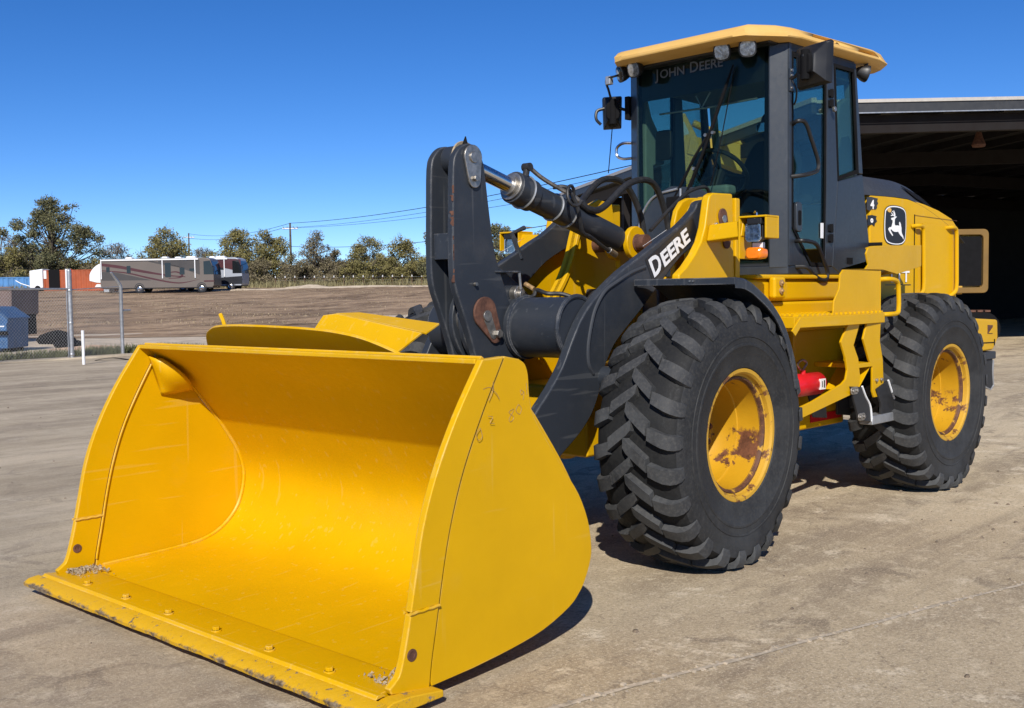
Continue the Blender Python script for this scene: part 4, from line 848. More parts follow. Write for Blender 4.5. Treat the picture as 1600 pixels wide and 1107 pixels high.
# ---- counterweight and tail
cw = rp(MB().prism([(-4.03, 1.225), (-4.68, 1.195), (-4.695, 1.03), (-4.585, .935), (-4.03, .93)], -.86, .86), 'counterweight', 'yellow', .02)
rr = [(-4.45, 1.155), (-4.56, 1.15), (-4.56, 1.075), (-4.45, 1.08)]
MB().prism(rr, .855, .8625).build('pocket', 'rusty_steel', cw); MB().prism([(-4.47, 1.085), (-4.555, 1.082), (-4.555, 1.13)], .862, .866).build('pocket_wedge', 'yellow', cw)
MB().prism([(-4.20, 1.015), (-4.60, 1.005), (-4.60, .997), (-4.20, 1.007)], .8605, .864).prism([(-4.595, 1.03), (-4.61, 1.03), (-4.61, .975), (-4.595, .975)], .8605, .864).build('cast_mark', 'matte_black', cw)
MB().plate([(-4.03+.001, .86, 1.20), (-4.03, .862, 1.1), (-4.12, .862, 1.1), (-4.12, .862, 1.20)], .002).build('label', 'teal_label', cw)
MB().box(-4.63, -4.2, -.80, .868, .86, .925).build('rubber_bumper', 'hood_grey', cw, .01)
MB().prism([(-4.40, .858), (-4.60, .858), (-4.585, .74), (-4.61, .63), (-4.55, .60), (-4.44, .63), (-4.38, .66)], .82, .85).build('mud_flap', 'hose_rubber', cw, .004)
MB().tube([(-4.605, .853, .85), (-4.592, .853, .74), (-4.615, .853, .63), (-4.55, .853, .598), (-4.44, .853, .628)], .007, 6).build('flap_edge', 'galvanised', cw)
MB().box(-4.62, -4.03, -.80, .80, .60, .92).build('tail_frame', 'charcoal', cw, .02)
# ---- cab
HW = .655
FL, FR = (-1.50, .545), (-1.50, -.545); SL, SR = (-1.565, HW), (-1.565, -HW)
ZB, ZT = 1.60, 3.10
cb = MB(); foot = [(-1.50, .545), (-1.565, HW), (-2.32, HW), (-2.72, HW), (-2.72, -HW), (-1.565, -HW), (-1.50, -.545)]
cb.loft([[(x, y, ZB-.02) for x, y in foot], [(x, y, ZB+.035) for x, y in foot]])
cab = rp(cb, 'cab', 'cab_grey', .006)
def xr(z): return -2.72+(z-1.80)*.175 if z > 1.8 else -2.72       # raked rear edge of the cab side
for s in (1, -1):
    # A pillar: chamfered face between front glass and door
    f = lambda z: [(-1.497, s*.548, z), (-1.565, s*(HW+.004), z), (-1.60, s*(HW-.03), z), (-1.53, s*.525, z)]
    MB().loft([f(ZB+.02), f(ZT)]).build('front_pillar', 'cab_grey', cab, .010)
    q = [(-1.566, ZB+.036), (-1.60, ZB+.036), (-1.60, ZT), (-1.566, ZT)]
    MB().prism(q, *sorted((s*(HW-.03), s*(HW+.006)))).build('pillar_side', 'cab_grey', cab, .004)
    # door post between door glass and rear quarter window
    MB().prism([(-2.050, ZB+.036), (-2.155, ZB+.036), (-2.225, 2.235), (-2.160, 3.06), (-2.070, 3.06), (-2.066, 2.2)], *sorted((s*(HW-.03), s*(HW+.006)))).build('door_post', 'cab_grey', cab, .006)
    # rear lower panel with raked corner
    MB().prism([(-2.155, ZB+.03), (-2.30, ZB-.03), (-2.56, ZB+.005), (-2.65, 1.66), (-2.725, 1.74), (-2.70, 1.86), (-2.60, 2.31), (-2.225, 2.238)], *sorted((s*(HW-.03), s*(HW+.006)))).build('rear_panel', 'cab_grey', cab, .012)
    MB().prism([(-2.535, 2.31), (-2.602, 2.31), (-2.49, 3.09), (-2.462, 3.09)], *sorted((s*(HW-.03), s*(HW+.006)))).build('rear_pillar', 'cab_grey', cab, .006)
    # head rail over the glass
    MB().prism([(-1.565, 3.045), (-2.47, 3.045), (-2.47, 3.105), (-1.565, 3.105)], *sorted((s*(HW-.04), s*(HW+.003)))).build('head_rail', 'black_plastic', cab, .004)
    # glass
    gy = s*(HW-.006)
    dg = [(-1.601, 3.046), (-1.601, 1.90), (-1.86, 1.636), (-2.049, 1.636), (-2.0655, 2.2), (-2.069, 3.046)]
    MB().prism(dg, *sorted((gy, gy-s*.005))).build('door_glass', 'side_glass', cab)
    MB().prism([(-1.601, 1.90), (-1.601, 1.636), (-1.86, 1.636)], *sorted((gy, gy-s*.02))).build('door_kick_panel', 'cab_grey', cab, .004)
    def frame_ring(P, w, name, off):
        c = Vector((sum(p[0] for p in P)/len(P), sum(p[1] for p in P)/len(P)))
        inn = [(p[0]+(c.x-p[0])*w, p[1]+(c.y-p[1])*w*.45) for p in P]
        MB().loft([[(x, gy+s*.002, z) for x, z in P], [(x, gy+s*off, z) for x, z in P], [(x, gy+s*off, z) for x, z in inn], [(x, gy+s*.002, z) for x, z in inn]], caps=False).build(name, 'matte_black', cab)
    qg = [(-2.163, 3.046), (-2.226, 2.240), (-2.536, 2.312), (-2.463, 3.046)]
    MB().prism(qg, *sorted((gy, gy-s*.005))).build('quarter_glass', 'side_glass', cab); frame_ring(qg, .14, 'quarter_seal', .013); frame_ring(dg, .09, 'door_seal', .010)
    # hinges
    for z in (2.83, 2.76, 1.90, 1.83):
        MB().box(-2.135, -2.085, *sorted((s*(HW+.004), s*(HW+.024))), z-.022, z+.022).cyl((-2.11, s*(HW+.02), z-.03), (-2.11, s*(HW+.02), z+.03), .013, 10).build('hinge', 'matte_black', cab, .003)
    MB().cyl((-2.11, s*(HW+.03), 2.72), (-2.11, s*(HW+.05), 2.72), .018, 10).build('hinge_knob', 'steel', cab, .003)
# front header, dash panel and floor of the windscreen
MB().box(-1.53, -1.502, -.545, .545, 3.095, 3.115).build('front_header', 'black_plastic', cab)
MB().box(-1.545, -1.508, -.55, .55, ZB+.034, ZB+.075).build('front_sill', 'cab_grey', cab, .006)
MB().prism([(-.546, 1.66), (.546, 1.66), (.546, 3.10), (-.546, 3.10)], -1.506, -1.500, 'yz').build('windscreen', 'cab_glass', cab)
MB().prism([(-.546, 2.86), (.546, 2.86), (.546, 3.09), (-.546, 3.09)], -1.514, -1.510, 'yz').build('shade_band', 'black_plastic', cab)
for s in (1, -1): MB().prism([(s*.546, 1.66), (s*.50, 1.66), (s*.515, 3.09), (s*.546, 3.09)], -1.512, -1.508, 'yz').build('screen_seal', 'matte_black', cab)
text('lettering', 'J', 'glass_letter', cab, (-1.4985, -.376, 3.000), (0, 1, 0), (0, 0, 1), .105, .001, .001); text('lettering', 'OHN', 'glass_letter', cab, (-1.4985, -.342, 3.004), (0, 1, 0), (0, 0, 1), .086, .001, .001, 1.1)
text('lettering', 'D', 'glass_letter', cab, (-1.4985, -.085, 3.006), (0, 1, 0), (0, 0, 1), .105, .001, .001); text('lettering', 'EERE', 'glass_letter', cab, (-1.4985, -.005, 3.008), (0, 1, 0), (0, 0, 1), .086, .001, .001, 1.1)
# outer dark panels below the screen on the right half
MB().plate([(-1.46, -.545, 1.66), (-1.46, .18, 1.66), (-1.46, .18, 2.10), (-1.46, .0, 2.20), (-1.46, -.22, 2.225), (-1.46, -.36, 2.18), (-1.46, -.44, 2.08), (-1.46, -.545, 1.96)], .03).build('cowl_panel', 'cab_grey', cab, .01)
MB().tube(sm([(-1.452, -.50, 1.70), (-1.452, -.50, 1.95), (-1.452, -.44, 2.09), (-1.452, -.34, 2.17), (-1.452, -.16, 2.20)], 5), .009, 8).build('cowl_trim', 'galvanised', cab)
MB().tube(sm([(-1.45, -.13, 2.20), (-1.45, -.13, 1.95), (-1.45, -.13, 1.7)], 3), .008, 8).build('cowl_pipe', 'galvanised', cab)
# interior
MB().box(-2.62, -1.56, -.62, .62, 1.62, 1.66).build('cab_floor', 'matte_black', cab)
MB().prism([(-1.56, 2.98), (-1.60, 3.09), (-2.46, 3.09), (-2.50, 2.95)], -.62, .62).build('headliner', 'headliner', cab, .02)
MB().box(-2.66, -2.60, -.62, .62, 1.66, 2.12).build('rear_bulkhead', 'interior_panel', cab, .02)
MB().prism([(-.62, 2.12), (.62, 2.12), (.58, 3.0), (-.58, 3.0)], -2.565, -2.56, 'yz').build('rear_glass', 'cab_glass', cab)
for y in (-.60, .56): MB().prism([(-2.66, 2.1), (-2.60, 2.1), (-2.48, 3.05), (-2.54, 3.05)], y, y+.04).build('rear_post', 'interior_panel', cab, .01)
MB().prism([(-2.27, 1.70), (-2.66, 1.70), (-2.57, 2.74), (-2.48, 2.86), (-2.36, 2.80), (-2.27, 2.5)], .55, .605).build('quarter_trim', 'interior_panel', cab, .02)
MB().prism([(-2.33, 1.95), (-2.60, 1.95), (-2.55, 2.50), (-2.48, 2.58), (-2.38, 2.56), (-2.33, 2.45)], .604, .612).build('trim_recess', 'headliner', cab, .004)
for y0 in (-.615,): MB().prism([(-1.62, 1.9), (-1.74, 1.9), (-1.72, 2.42), (-1.86, 2.44), (-1.84, 2.58), (-1.78, 2.68), (-1.70, 2.78), (-1.62, 3.0)], y0, y0+.05).build('pillar_trim', 'interior_panel', cab, .015)
seat = rear(grp('operator_seat', LD))
MB().loft([[(x, u*w, 1.96+h) for u, h in ((-.26, -.03), (.26, -.03), (.28, .04), (.2, .07), (-.2, .07), (-.28, .04))] for x, w in ((-1.95, .9), (-2.05, 1), (-2.35, 1), (-2.40, .9))]).build('cushion', 'seat_fabric', seat, .03)
MB().loft([[(-2.36-.16*t+dx, u*w, 2.0+.62*t) for u, dx in ((-.25, .05), (-.18, .08), (.18, .08), (.25, .05), (.22, -.05), (-.22, -.05))] for t, w in ((0, .95), (.3, 1.05), (.7, 1.02), (.92, .8), (1.0, .6))]).build('backrest', 'seat_fabric', seat, .03)
MB().loft([[(-2.54+dx, u*w, 2.62+.22*t) for u, dx in ((-.14, .05), (.14, .05), (.14, -.05), (-.14, -.05))] for t, w in ((0, .7), (.3, 1), (.8, .95), (1, .8))]).build('headrest', 'seat_fabric', seat, .03)
MB().box(-2.38, -2.05, -.2, .2, 1.66, 1.93).build('suspension_base', 'black_plastic', seat, .02)
for s in (1, -1): MB().box(-2.40, -1.98, *sorted((s*.30, s*.38)), 2.10, 2.17).build('armrest', 'seat_fabric', seat, .02)
sw = rear(grp('steering_wheel', LD)); cw_ = Vector((-1.83, -.05, 2.33)); nx = Vector((.45, .0, .9)).normalized(); e1 = Vector((0, 1, 0)); e2 = nx.cross(e1)
nx = Vector((-.72, 0, .69)); e2 = nx.cross(e1).normalized()
MB().tube([cw_+(e1*math.cos(t)+e2*math.sin(t))*.205 for t in [i*math.pi/20 for i in range(40)]], .017, 8, closed=True).build('wheel_ring', 'black_plastic', sw)
for a_ in (0.3, 2.84, 4.71): MB().tube([cw_, cw_+(e1*math.cos(a_)+e2*math.sin(a_))*.2], .014, 6).build('spoke', 'black_plastic', sw)
MB().tube([cw_, cw_+Vector((.20, 0, -.35)), cw_+Vector((.26, 0, -.66))], .05, 10).build('steering_column', 'black_plastic', sw)
MB().box(-1.73, -1.60, -.20, .16, 2.14, 2.22).build('dash_pod', 'interior_panel', sw, .03)
MB().box(-1.9, -1.66, -.60, -.40, 1.66, 2.05).build('side_console', 'interior_panel', sw, .03)
MB().loft([[(x, -.46+u, 2.56+w) for u, w in rect(.14, .22, .03)] for x in (-1.72, -1.69)]).build('cab_monitor', 'black_plastic', cab, .008)
MB().tube([(-1.60, -.42, 2.77), (-1.60, .0, 2.765), (-1.60, .40, 2.775)], .007, 8).build('sun_visor_rod', 'galvanised', cab)
MB().tube([(-1.60, -.10, 2.86), (-1.60, -.05, 2.77), (-1.60, .02, 2.87)], .006, 6).build('visor_spring', 'galvanised', cab)
MB().loft([[(x, .40+u, 2.60+w) for u, w in rect(.20, .07, .025)] for x in (-1.76, -1.74)]).build('rear_view_mirror', 'mirror_glass', cab, .006)
# door furniture
for s in (1,):
    rail([(-1.62, HW, 2.57), (-1.60, HW+.05, 2.585), (-1.655, HW+.075, 2.575), (-1.72, HW+.08, 2.48), (-1.81, HW+.08, 2.345), (-1.815, HW+.08, 2.29), (-1.78, HW+.075, 2.262), (-1.66, HW+.06, 2.235), (-1.60, HW, 2.225)], .014, 'black_plastic', 4)
    rail([(-1.66, HW, 1.80), (-1.66, HW+.05, 1.802), (-1.77, HW+.075, 1.79), (-1.83, HW+.08, 1.75), (-1.90, HW+.08, 1.66), (-1.945, HW+.08, 1.595), (-1.93, HW+.08, 1.545), (-1.86, HW+.08, 1.54), (-1.78, HW+.07, 1.575), (-1.70, HW+.06, 1.625), (-1.66, HW, 1.63)], .014, 'black_plastic', 4)
    dh = MB().loft([[(-1.675+u*.9, y, 1.962+w) for u, w in rect(.085, .20, .03)] for y in (HW-.004, HW+.022)]).build('door_handle', 'cab_grey', cab, .008)
    MB().loft([[(-1.675+u, y, 1.955+w) for u, w in rect(.04, .10, .012)] for y in (HW+.020, HW+.0235)]).build('latch_pocket', 'matte_black', dh)
    MB().box(-2.04, -2.0, HW-.004, HW-.002, 1.83, 1.935).build('door_sticker', 'white_print', cab)
    MB().box(-2.44, -2.36, HW+.007, HW+.012, 1.655, 1.70).build('slot_mark', 'matte_black', cab)
    MB().cyl((-2.70, HW-.01, 1.80), (-2.74, HW+.09, 1.80), .016, 10).build('rubber_stop', 'matte_black', cab)
# chrome hoop on the right pillar
MB().tube(sm([(-1.56, -HW, 2.585), (-1.53, -HW-.06, 2.585), (-1.52, -HW-.105, 2.555), (-1.52, -HW-.105, 2.50), (-1.53, -HW-.06, 2.472), (-1.56, -HW, 2.472)], 5), .011, 8).build('grab_hoop', 'chrome', cab)
# wipers
wp_ = MB(); wp_.tube([(-1.47, -.20, 2.13), (-1.455, -.02, 2.40), (-1.46, .10, 2.56)], [.013, .010, .008], 8).tube([(-1.47, -.11, 2.13), (-1.455, .04, 2.40), (-1.46, .115, 2.56)], [.013, .010, .008], 8).build('wiper_arm', 'matte_black', cab)
MB().tube([(-1.475, -.06, 2.20), (-1.468, .08, 2.50), (-1.468, .21, 2.80), (-1.475, .29, 3.0)], [.006, .013, .013, .006], 8).build('wiper_blade', 'matte_black', cab)
MB().tube([(-1.48, .10, 2.2), (-1.478, .2, 2.55), (-1.478, .30, 2.98)], .004, 6).build('wiper_blade', 'matte_black', cab)
MB().box(-1.49, -1.45, -.26, -.06, 2.06, 2.15).box(-1.46, -1.44, -.22, -.13, 1.95, 2.08).build('wiper_motor', 'matte_black', cab, .01)
for y, z in ((.08, 2.55), (.14, 2.56), (-.02, 2.33)): MB().cyl((-1.47, y, z), (-1.445, y, z), .012, 8).build('wiper_nut', 'steel', cab)
for k in range(3): MB().tube(sm([(-1.46, -.16+.05*k, 2.06), (-1.42, -.12+.03*k, 1.96-.02*k), (-1.40, -.2+.06*k, 1.84), (-1.43, -.14+.05*k, 1.74)], 5), .009, 7).build('washer_hose', 'hose_rubber', cab)

# ---- cab roof
def loop(k, z, zr):
    """plan outline of the roof, k metres inside the eave; z at front, zr at rear"""
    P = [(-1.205+k, -.46), (-1.205+k, .46), (-1.235+k*.9, .54-k*.2), (-1.48+k*.3, .705-k), (-1.60, .735-k), (-2.70, .735-k), (-2.90-k*0, .70-k), (-3.02-k*-1, .56), (-3.02+k, -.56), (-2.90, -.70+k), (-2.70, -.735+k), (-1.60, -.735+k), (-1.48+k*.3, -.705+k), (-1.235+k*.9, -.54+k*.2)]
    if k > 0: P = [(min(x, -1.205-k), y) if x > -1.5 else (max(x, -3.02+k), y) for x, y in P]
    return [(x, y, z+(zr-z)*min(1, max(0, (-1.25-x)/1.75))) for x, y in P]
rm = MB().loft([loop(.05, 3.10, 3.10), loop(.004, 3.112, 3.132), loop(.0, 3.120, 3.138), loop(.003, 3.136, 3.146), loop(.012, 3.146, 3.152), loop(.055, 3.180, 3.220), loop(.085, 3.192, 3.234), loop(.40, 3.205, 3.246)])
roof = rp(rm, 'cab_roof', 'roof_yellow', 0, ang=28)
cutters = []
for s in (1, -1):
    for xa, xb in ((-1.72, -2.16), (-2.36, -2.78)):
        P = [(xa, s*.75, 3.150), (xb, s*.75, 3.158), (xb+.05, s*.75, 3.200), (xa-.10, s*.75, 3.192)]
        Q = [(xa-.06, s*.60, 3.154), (xb+.02, s*.60, 3.162), (xb+.06, s*.60, 3.195), (xa-.13, s*.60, 3.188)]
        cutters.append(MB().loft([[(x, y+s*.10, z) for x, y, z in P], Q]).build('cutter', 'roof_yellow', None))
for c_ in cutters:
    c_.parent = roof; bo = roof.modifiers.new('cut', 'BOOLEAN'); bo.object = c_; bo.operation = 'DIFFERENCE'; bo.solver = 'EXACT'
bpy.context.view_layer.update(); me_ = bpy.data.meshes.new_from_object(roof.evaluated_get(bpy.context.evaluated_depsgraph_get())); roof.modifiers.clear(); roof.data = me_
for c_ in cutters: bpy.data.objects.remove(c_)
for y0, y1 in ((-.42, -.02), (.04, .40)): MB().loft([[(-1.40, y0+.02, 3.192), (-1.40, y1-.02, 3.192), (-2.7, y1-.02, 3.24), (-2.7, y0+.02, 3.24)], [(-1.46, y0+.05, 3.216), (-1.46, y1-.05, 3.216), (-2.65, y1-.05, 3.262), (-2.65, y0+.05, 3.262)]]).build('roof_rib', 'roof_yellow', roof, .01)
MB().box(-2.55, -1.42, -.60, .60, 3.085, 3.118).build('roof_underside', 'black_plastic', roof, .01)
# work lights under the eave
def lamp(p, dirv, r=.055, name='work_light'):
    d = Vector(dirv).normalized(); p = Vector(p); a_ = d.cross(Vector((0, 0, 1))).normalized(); b_ = a_.cross(d)
    def rg(q, k): return [p+d*q+a_*u*k+b_*w*k for u, w in rect(2*r, 2*r, r*.75, 4)]
    L = MB().loft([rg(-.075, .45), rg(-.06, .65), rg(-.02, .98), rg(.0, 1.06), rg(.012, 1.06), rg(.012, .92), rg(.004, .90)], caps=True).build(name, 'black_plastic', roof)
    MB().loft([rg(.0105, .90), rg(.004, .62), rg(.0085, .30), rg(.009, .12)]).build('reflector', 'reflector', L); MB().loft([rg(.0135, .90), rg(.017, .80)]).build('lens', 'lamp_glass', L)
    MB().cyl(p+Vector((0, 0, r*.9)), p+Vector((-.02, 0, r*.9+.05)), .014, 8).build('lamp_stalk', 'black_plastic', L)
for p, d in (((-1.33, .30, 3.062), (1, .25, -.25)), ((-1.36, .475, 3.062), (1, .75, -.25)), ((-1.33, -.44, 3.062), (1, -.10, -.25)), ((-1.36, -.585, 3.055), (1, -.55, -.3)), ((-2.60, .68, 3.03), (-.8, .8, -.3)), ((-2.60, -.68, 3.03), (-.8, -.8, -.3))): lamp(p, d)
# ---- mirrors
def mirror(s, cx, cy, cz, w, h, yawm, part):
    m_ = rear(grp('wing_mirror', LD)); ca_, sa_ = math.cos(yawm), math.sin(yawm)
    P = lambda u, t, z: (cx+sa_*u*-s*0+(-ca_)*t*1.0+sa_*u, cy+ca_*u*1.0+sa_*t*1.0, cz+z)
    rg = lambda t, k: [P(u*k, t, z*k) for u, z in [(-w/2*.9, -h/2), (w/2*.92, -h/2*.94), (w/2, h/2*.92), (w/2*.9, h/2), (-w/2*.86, h/2*.95), (-w/2, h/2*.85)]]
    MB().loft([rg(-.075, .42), rg(-.062, .52), rg(-.03, .92), rg(.0, 1.0), rg(.02, 1.0)]).build('mirror_shell', 'black_plastic', m_, .012)
    MB().loft([rg(.0205, .92), rg(.022, .92)]).build('mirror_pane', 'mirror_glass', m_)
    MB().loft([[P(u, t, z) for u, z in rect(.10, .13, .03)] for t in (-.10, -.06)]).build('mirror_clamp', 'matte_black', m_, .01)
    MB().cyl(P(0, -.085, -.10), P(0, -.085, .09), .028, 12).build('mirror_ball', 'matte_black', m_, .005)
    return m_, P
ml, P = mirror(1, -1.50, .88, 2.905, .28, .275, .22, 0)
MB().tube(sm([(-1.57, .665, 2.86), (-1.56, .72, 2.875), (-1.51, .79, 2.93), (-1.46, .85, 2.965), P(.0, -.10, .06), P(0, -.09, 0)], 5), .012, 8).build('mirror_arm', 'black_plastic', ml)
MB().box(-1.60, -1.56, .66, .675, 2.78, 2.93).build('arm_bracket', 'cab_grey', ml, .004)
for z in (2.80, 2.88, 2.915): MB().cyl((-1.575, .675, z), (-1.575, .685, z), .010, 6).build('bolt', 'steel', ml)
MB().tube(sm([(-1.57, .68, 2.85), (-1.59, .70, 2.79), (-1.62, .68, 2.73), (-1.63, .66, 2.70)], 5), .006, 6).build('wire', 'hose_rubber', ml)
mr, P = mirror(-1, -1.56, -.835, 2.83, .15, .25, -.75, 0)
MB().tube(sm([(-1.57, -.665, 2.85), (-1.58, -.72, 2.84), P(0, -.09, .04)], 4), .012, 8).build('mirror_arm', 'black_plastic', mr)
MB().tube(sm([(-1.50, -.86, 2.86), (-1.46, -.90, 2.84), (-1.45, -.90, 2.78), (-1.48, -.88, 2.74)], 4), .012, 8).build('mirror_loop', 'black_plastic', mr)
MB().box(-1.60, -1.54, -.70, -.66, 2.76, 2.93).build('arm_bracket', 'matte_black', mr, .004)
MB().tube(sm([(-1.36, -.62, 3.05), (-1.38, -.74, 3.04), (-1.48, -.80, 2.98), (-1.52, -.81, 2.92)], 5), .009, 6).build('wire', 'hose_rubber', mr)
MB().tube([(-1.56, -.835, 2.725), (-1.553, -.85, 2.55), (-1.545, -.865, 2.38)], .004, 6).build('antenna', 'matte_black', mr)
MB().box(-1.40, -1.36, -.735, -.69, 3.0, 3.06).build('wire_clip', 'galvanised', mr, .004)

# ---- fire extinguisher clipped below the platform
fe = thing('fire_extinguisher', 'red fire extinguisher lying under the yellow access platform', 'extinguisher', (-1.52, .78, .85), ART)
MB().tube([(.20, 0, 0), (.17, 0, 0), (.12, 0, 0), (-.16, 0, 0), (-.20, 0, 0), (-.22, 0, 0)], [.022, .05, .076, .076, .055, .022], 20).build('cylinder', 'red_paint', fe, ang=60)
MB().box(-.14, -.07, .06, .0775, -.035, .035).build('label_patch', 'white_print', fe)
MB().box(-.10, -.09, .0775, .0785, -.02, .02).box(-.13, -.115, .0775, .0785, -.025, .025).build('label_print', 'black_print', fe)
MB().tube(sm([(.02, 0, .06), (.02, 0, .10), (-.03, 0, .14), (.03, 0, .165), (.09, 0, .14), (.05, 0, .10)], 5), .008, 8).build('carry_ring', 'steel', fe)
MB().cyl((.02, 0, .06), (.02, 0, .10), .018, 10).build('valve', 'red_paint', fe)
# ------------------------------------------------------------------ yard furniture behind the machine
P1 = Vector((-7.25, -21.61, 0)); P2 = Vector((-8.81, -22.04, 0)); fd_ = (P1-P2).normalized(); P0 = P1+fd_*3.0; Pm = P1+fd_*6.0
fen = thing('chain_link_fence', 'galvanised chain link fence with pipe posts at the edge of the yard', 'fence', P1)
def fl(p): return Vector(p)-P1
for p, h in ((P1, 2.18), (P0, 2.18), (Pm, 2.18)):
    q = fl(p); MB().cyl(q, q+Vector((0, 0, h)), .055, 16).lathe([(.056, h), (.05, h+.03), (.02, h+.055), (0, h+.06)], q, 'z', 16).build('post', 'galvanised', fen)
q = fl(P2); MB().tube([q, q+Vector((0, 0, 1.80)), q+Vector((0, 0, 1.86))+fd_*.03, q+Vector((0, 0, 2.16))+fd_*.30], [.045, .045, .042, .030], 14).build('bent_post', 'galvanised', fen)
MB().box(-.03, .03, -.03, .03, -.05, .05).build('clamp', 'galvanised', fen).location = q+Vector((0, 0, 1.72))
ar = q+Vector((0, 0, 1.17)); MB().tube([ar, ar-fd_*.30+Vector((0, 0, .01))], .028, 8).build('gate_hinge', 'galvanised', fen)
MB().tube([fl(Pm)+Vector((0, 0, 1.74)), fl(P1)+Vector((0, 0, 1.74))], .026, 10).build('top_rail', 'galvanised', fen)
MB().tube([fl(P1)+Vector((0, 0, 1.72)), fl(P2)+Vector((0, 0, 1.80))], .012, 8).build('tension_wire', 'galvanised', fen)
for z in (.12, .9, 1.7): MB().lathe([(.058, -.03), (.064, -.02), (.064, .02), (.058, .03)], fl(P1)+Vector((0, 0, z)), 'z', 14).build('band', 'galvanised', fen)
MB().cyl(fl(P1)+fd_*.10+Vector((0, 0, .05)), fl(P1)+fd_*.10+Vector((0, 0, 1.7)), .012, 8).build('tension_bar', 'galvanised', fen)
# woven wire: two families of diagonal wires
cl = MB(); wv = .0022
def panel(a, b, z0, z1, step=.085):
    L = (b-a).length; d = (b-a).normalized(); H = z1-z0; n = int((L+H)/step)
    for sgn in (1, -1):
        for i in range(n+1):
            t0 = i*step-(H if sgn > 0 else 0); pts = []
            for (t, z) in ((t0, 0), (t0+H*sgn*1, H)) if sgn > 0 else ((t0, 0), (t0-H, H)): pts.append((t, z))
            (ta, za), (tb, zb) = pts
            def clip(t):
                u = (t-ta)/(tb-ta); return za+(zb-za)*u
            if ta > tb: ta, tb, za, zb = tb, ta, zb, za
            if tb < 0 or ta > L: continue
            if ta < 0: za = za+(zb-za)*(0-ta)/(tb-ta); ta = 0
            if tb > L: zb = za+(zb-za)*(L-ta)/(tb-ta); tb = L
            A = a+d*ta+Vector((0, 0, z0+za)); B = a+d*tb+Vector((0, 0, z0+zb)); cl.tube([A, B], wv, 3)
panel(fl(P1), fl(P1)+fd_*3.0, .05, 1.74); panel(fl(P0), fl(P0)+fd_*3.0, .05, 1.74); panel(fl(P2), fl(P1), .05, 1.74)
o = cl.build('wire_mesh', 'galvanised', fen, smooth=False); o['kind'] = 'stuff'
wp0 = thing('white_marker_pole', 'short white plastic marker pole on the concrete beside the fence', 'pole', (-6.43, -19.33, 0))
MB().cyl((0, 0, 0), (0, 0, .76), .034, 14).build('pipe', 'white_paint', wp0); MB().cyl((0, 0, .755), (0, 0, .775), .036, 14).build('cap', 'white_paint', wp0, .004)
# dark strip of torn rubber by the pole
MB().loft([[BG(25.6+.02*i, -10.05+.14*i, .0)+Vector((0, 0, .012+.05*math.sin(i*.6)))+FP*w_ for w_ in (-.06, .0, .06)] for i in range(7)], caps=False, closed=False).build('rubber_scrap', 'matte_black', None)
tag(bpy.data.objects['rubber_scrap'], 'curled strip of black rubber lying beside the white marker pole', 'scrap'); bpy.data.objects['rubber_scrap'].modifiers.new('t', 'SOLIDIFY').thickness = .012

# dumpsters
plain('dumpster_blue', (.028, .095, .22), .55, .1, .25, 4); plain('rolloff_brown', (.135, .095, .085), .7, .1, .25, 2)
db = thing('blue_dumpster', 'blue steel dumpster with sloped lid behind the chain link fence', 'dumpster', BG(30.6, -15.2), RZ_R)
MB().prism([(-.95, .12), (.95, .12), (.98, .95), (.55, 1.26), (-.95, 1.30)], -.6, .7).build('body', 'dumpster_blue', db, .02)
MB().prism([(-1.0, 1.302), (.56, 1.262), (1.02, .95), (1.02, .985), (.57, 1.30), (-1.0, 1.345)], -.64, .74).build('lid', 'dumpster_blue', db, .01)
MB().box(.30, .99, -.70, -.602, .62, .84).build('fork_pocket', 'dumpster_blue', db, .015)
MB().box(.34, .985, -.69, -.604, .50, .60).build('pocket_shadow_gap', 'matte_black', db)
for x0, w in ((.38, .05), (.44, .06), (.51, .05), (.60, .07), (.68, .05), (.74, .06), (.81, .05), (.87, .05)): MB().box(x0, x0+w, -.704, -.701, .735, .735+.035+.012*(w > .055)).build('worn_lettering', 'white_print', db)
for x in (-.8, .8): MB().cyl((x, -.5, .06), (x, .6, .06), .06, 12).build('skid_wheel', 'matte_black', db)
br = thing('roll_off_container', 'tall brown roll-off waste container with ribbed side behind the blue dumpster', 'container', BG(37.5, -19.25), RZ_R)
MB().prism([(-4.2, .25), (1.1, .25), (2.05, 1.0), (2.08, 1.86), (-4.2, 1.90)], -.9, 1.2).build('body', 'rolloff_brown', br, .02)
for x in (-3.6, -2.7, -1.8, -.9, .0): MB().box(x, x+.12, -.96, -.902, .3, 1.86).build('side_rib', 'matte_black', br, .01)
MB().box(-4.25, 2.12, -.97, -.90, 1.86, 1.95).build('top_rail', 'rolloff_brown', br, .02)
MB().box(.95, 1.35, -.912, -.903, 1.55, 1.78).build('notice', 'white_print', br)
MB().prism([(1.12, .26), (2.04, .98), (2.04, .26)], -.5, 1.0).build('hoist_bay', 'matte_black', br)
MB().prism([(1.95, .0), (2.07, .0), (2.07, 1.0), (1.95, 1.0)], -.9, -.78).build('end_leg', 'rolloff_brown', br, .01)
MB().box(-4.0, 1.0, -.7, 1.0, .05, .249).build('skids', 'matte_black', br)
tb = MB(); rr_ = random.Random(3)
dark_lump = lambda d, l, s, nm, lab: tag(MB().loft([[BG(d, l)+RP*math.cos(a)*s*k*(1+.2*math.sin(3*a+l))+FP*math.sin(a)*s*.7*k+Vector((0, 0, z*s)) for a in [i*.524 for i in range(12)]] for z, k in ((0, .9), (.25, 1.05), (.5, .85), (.68, .4), (.75, .1))]).build(nm, 'matte_black', None), lab, 'shadow shape')  # black lumps modelled in place of the dark shadow shapes behind the fence
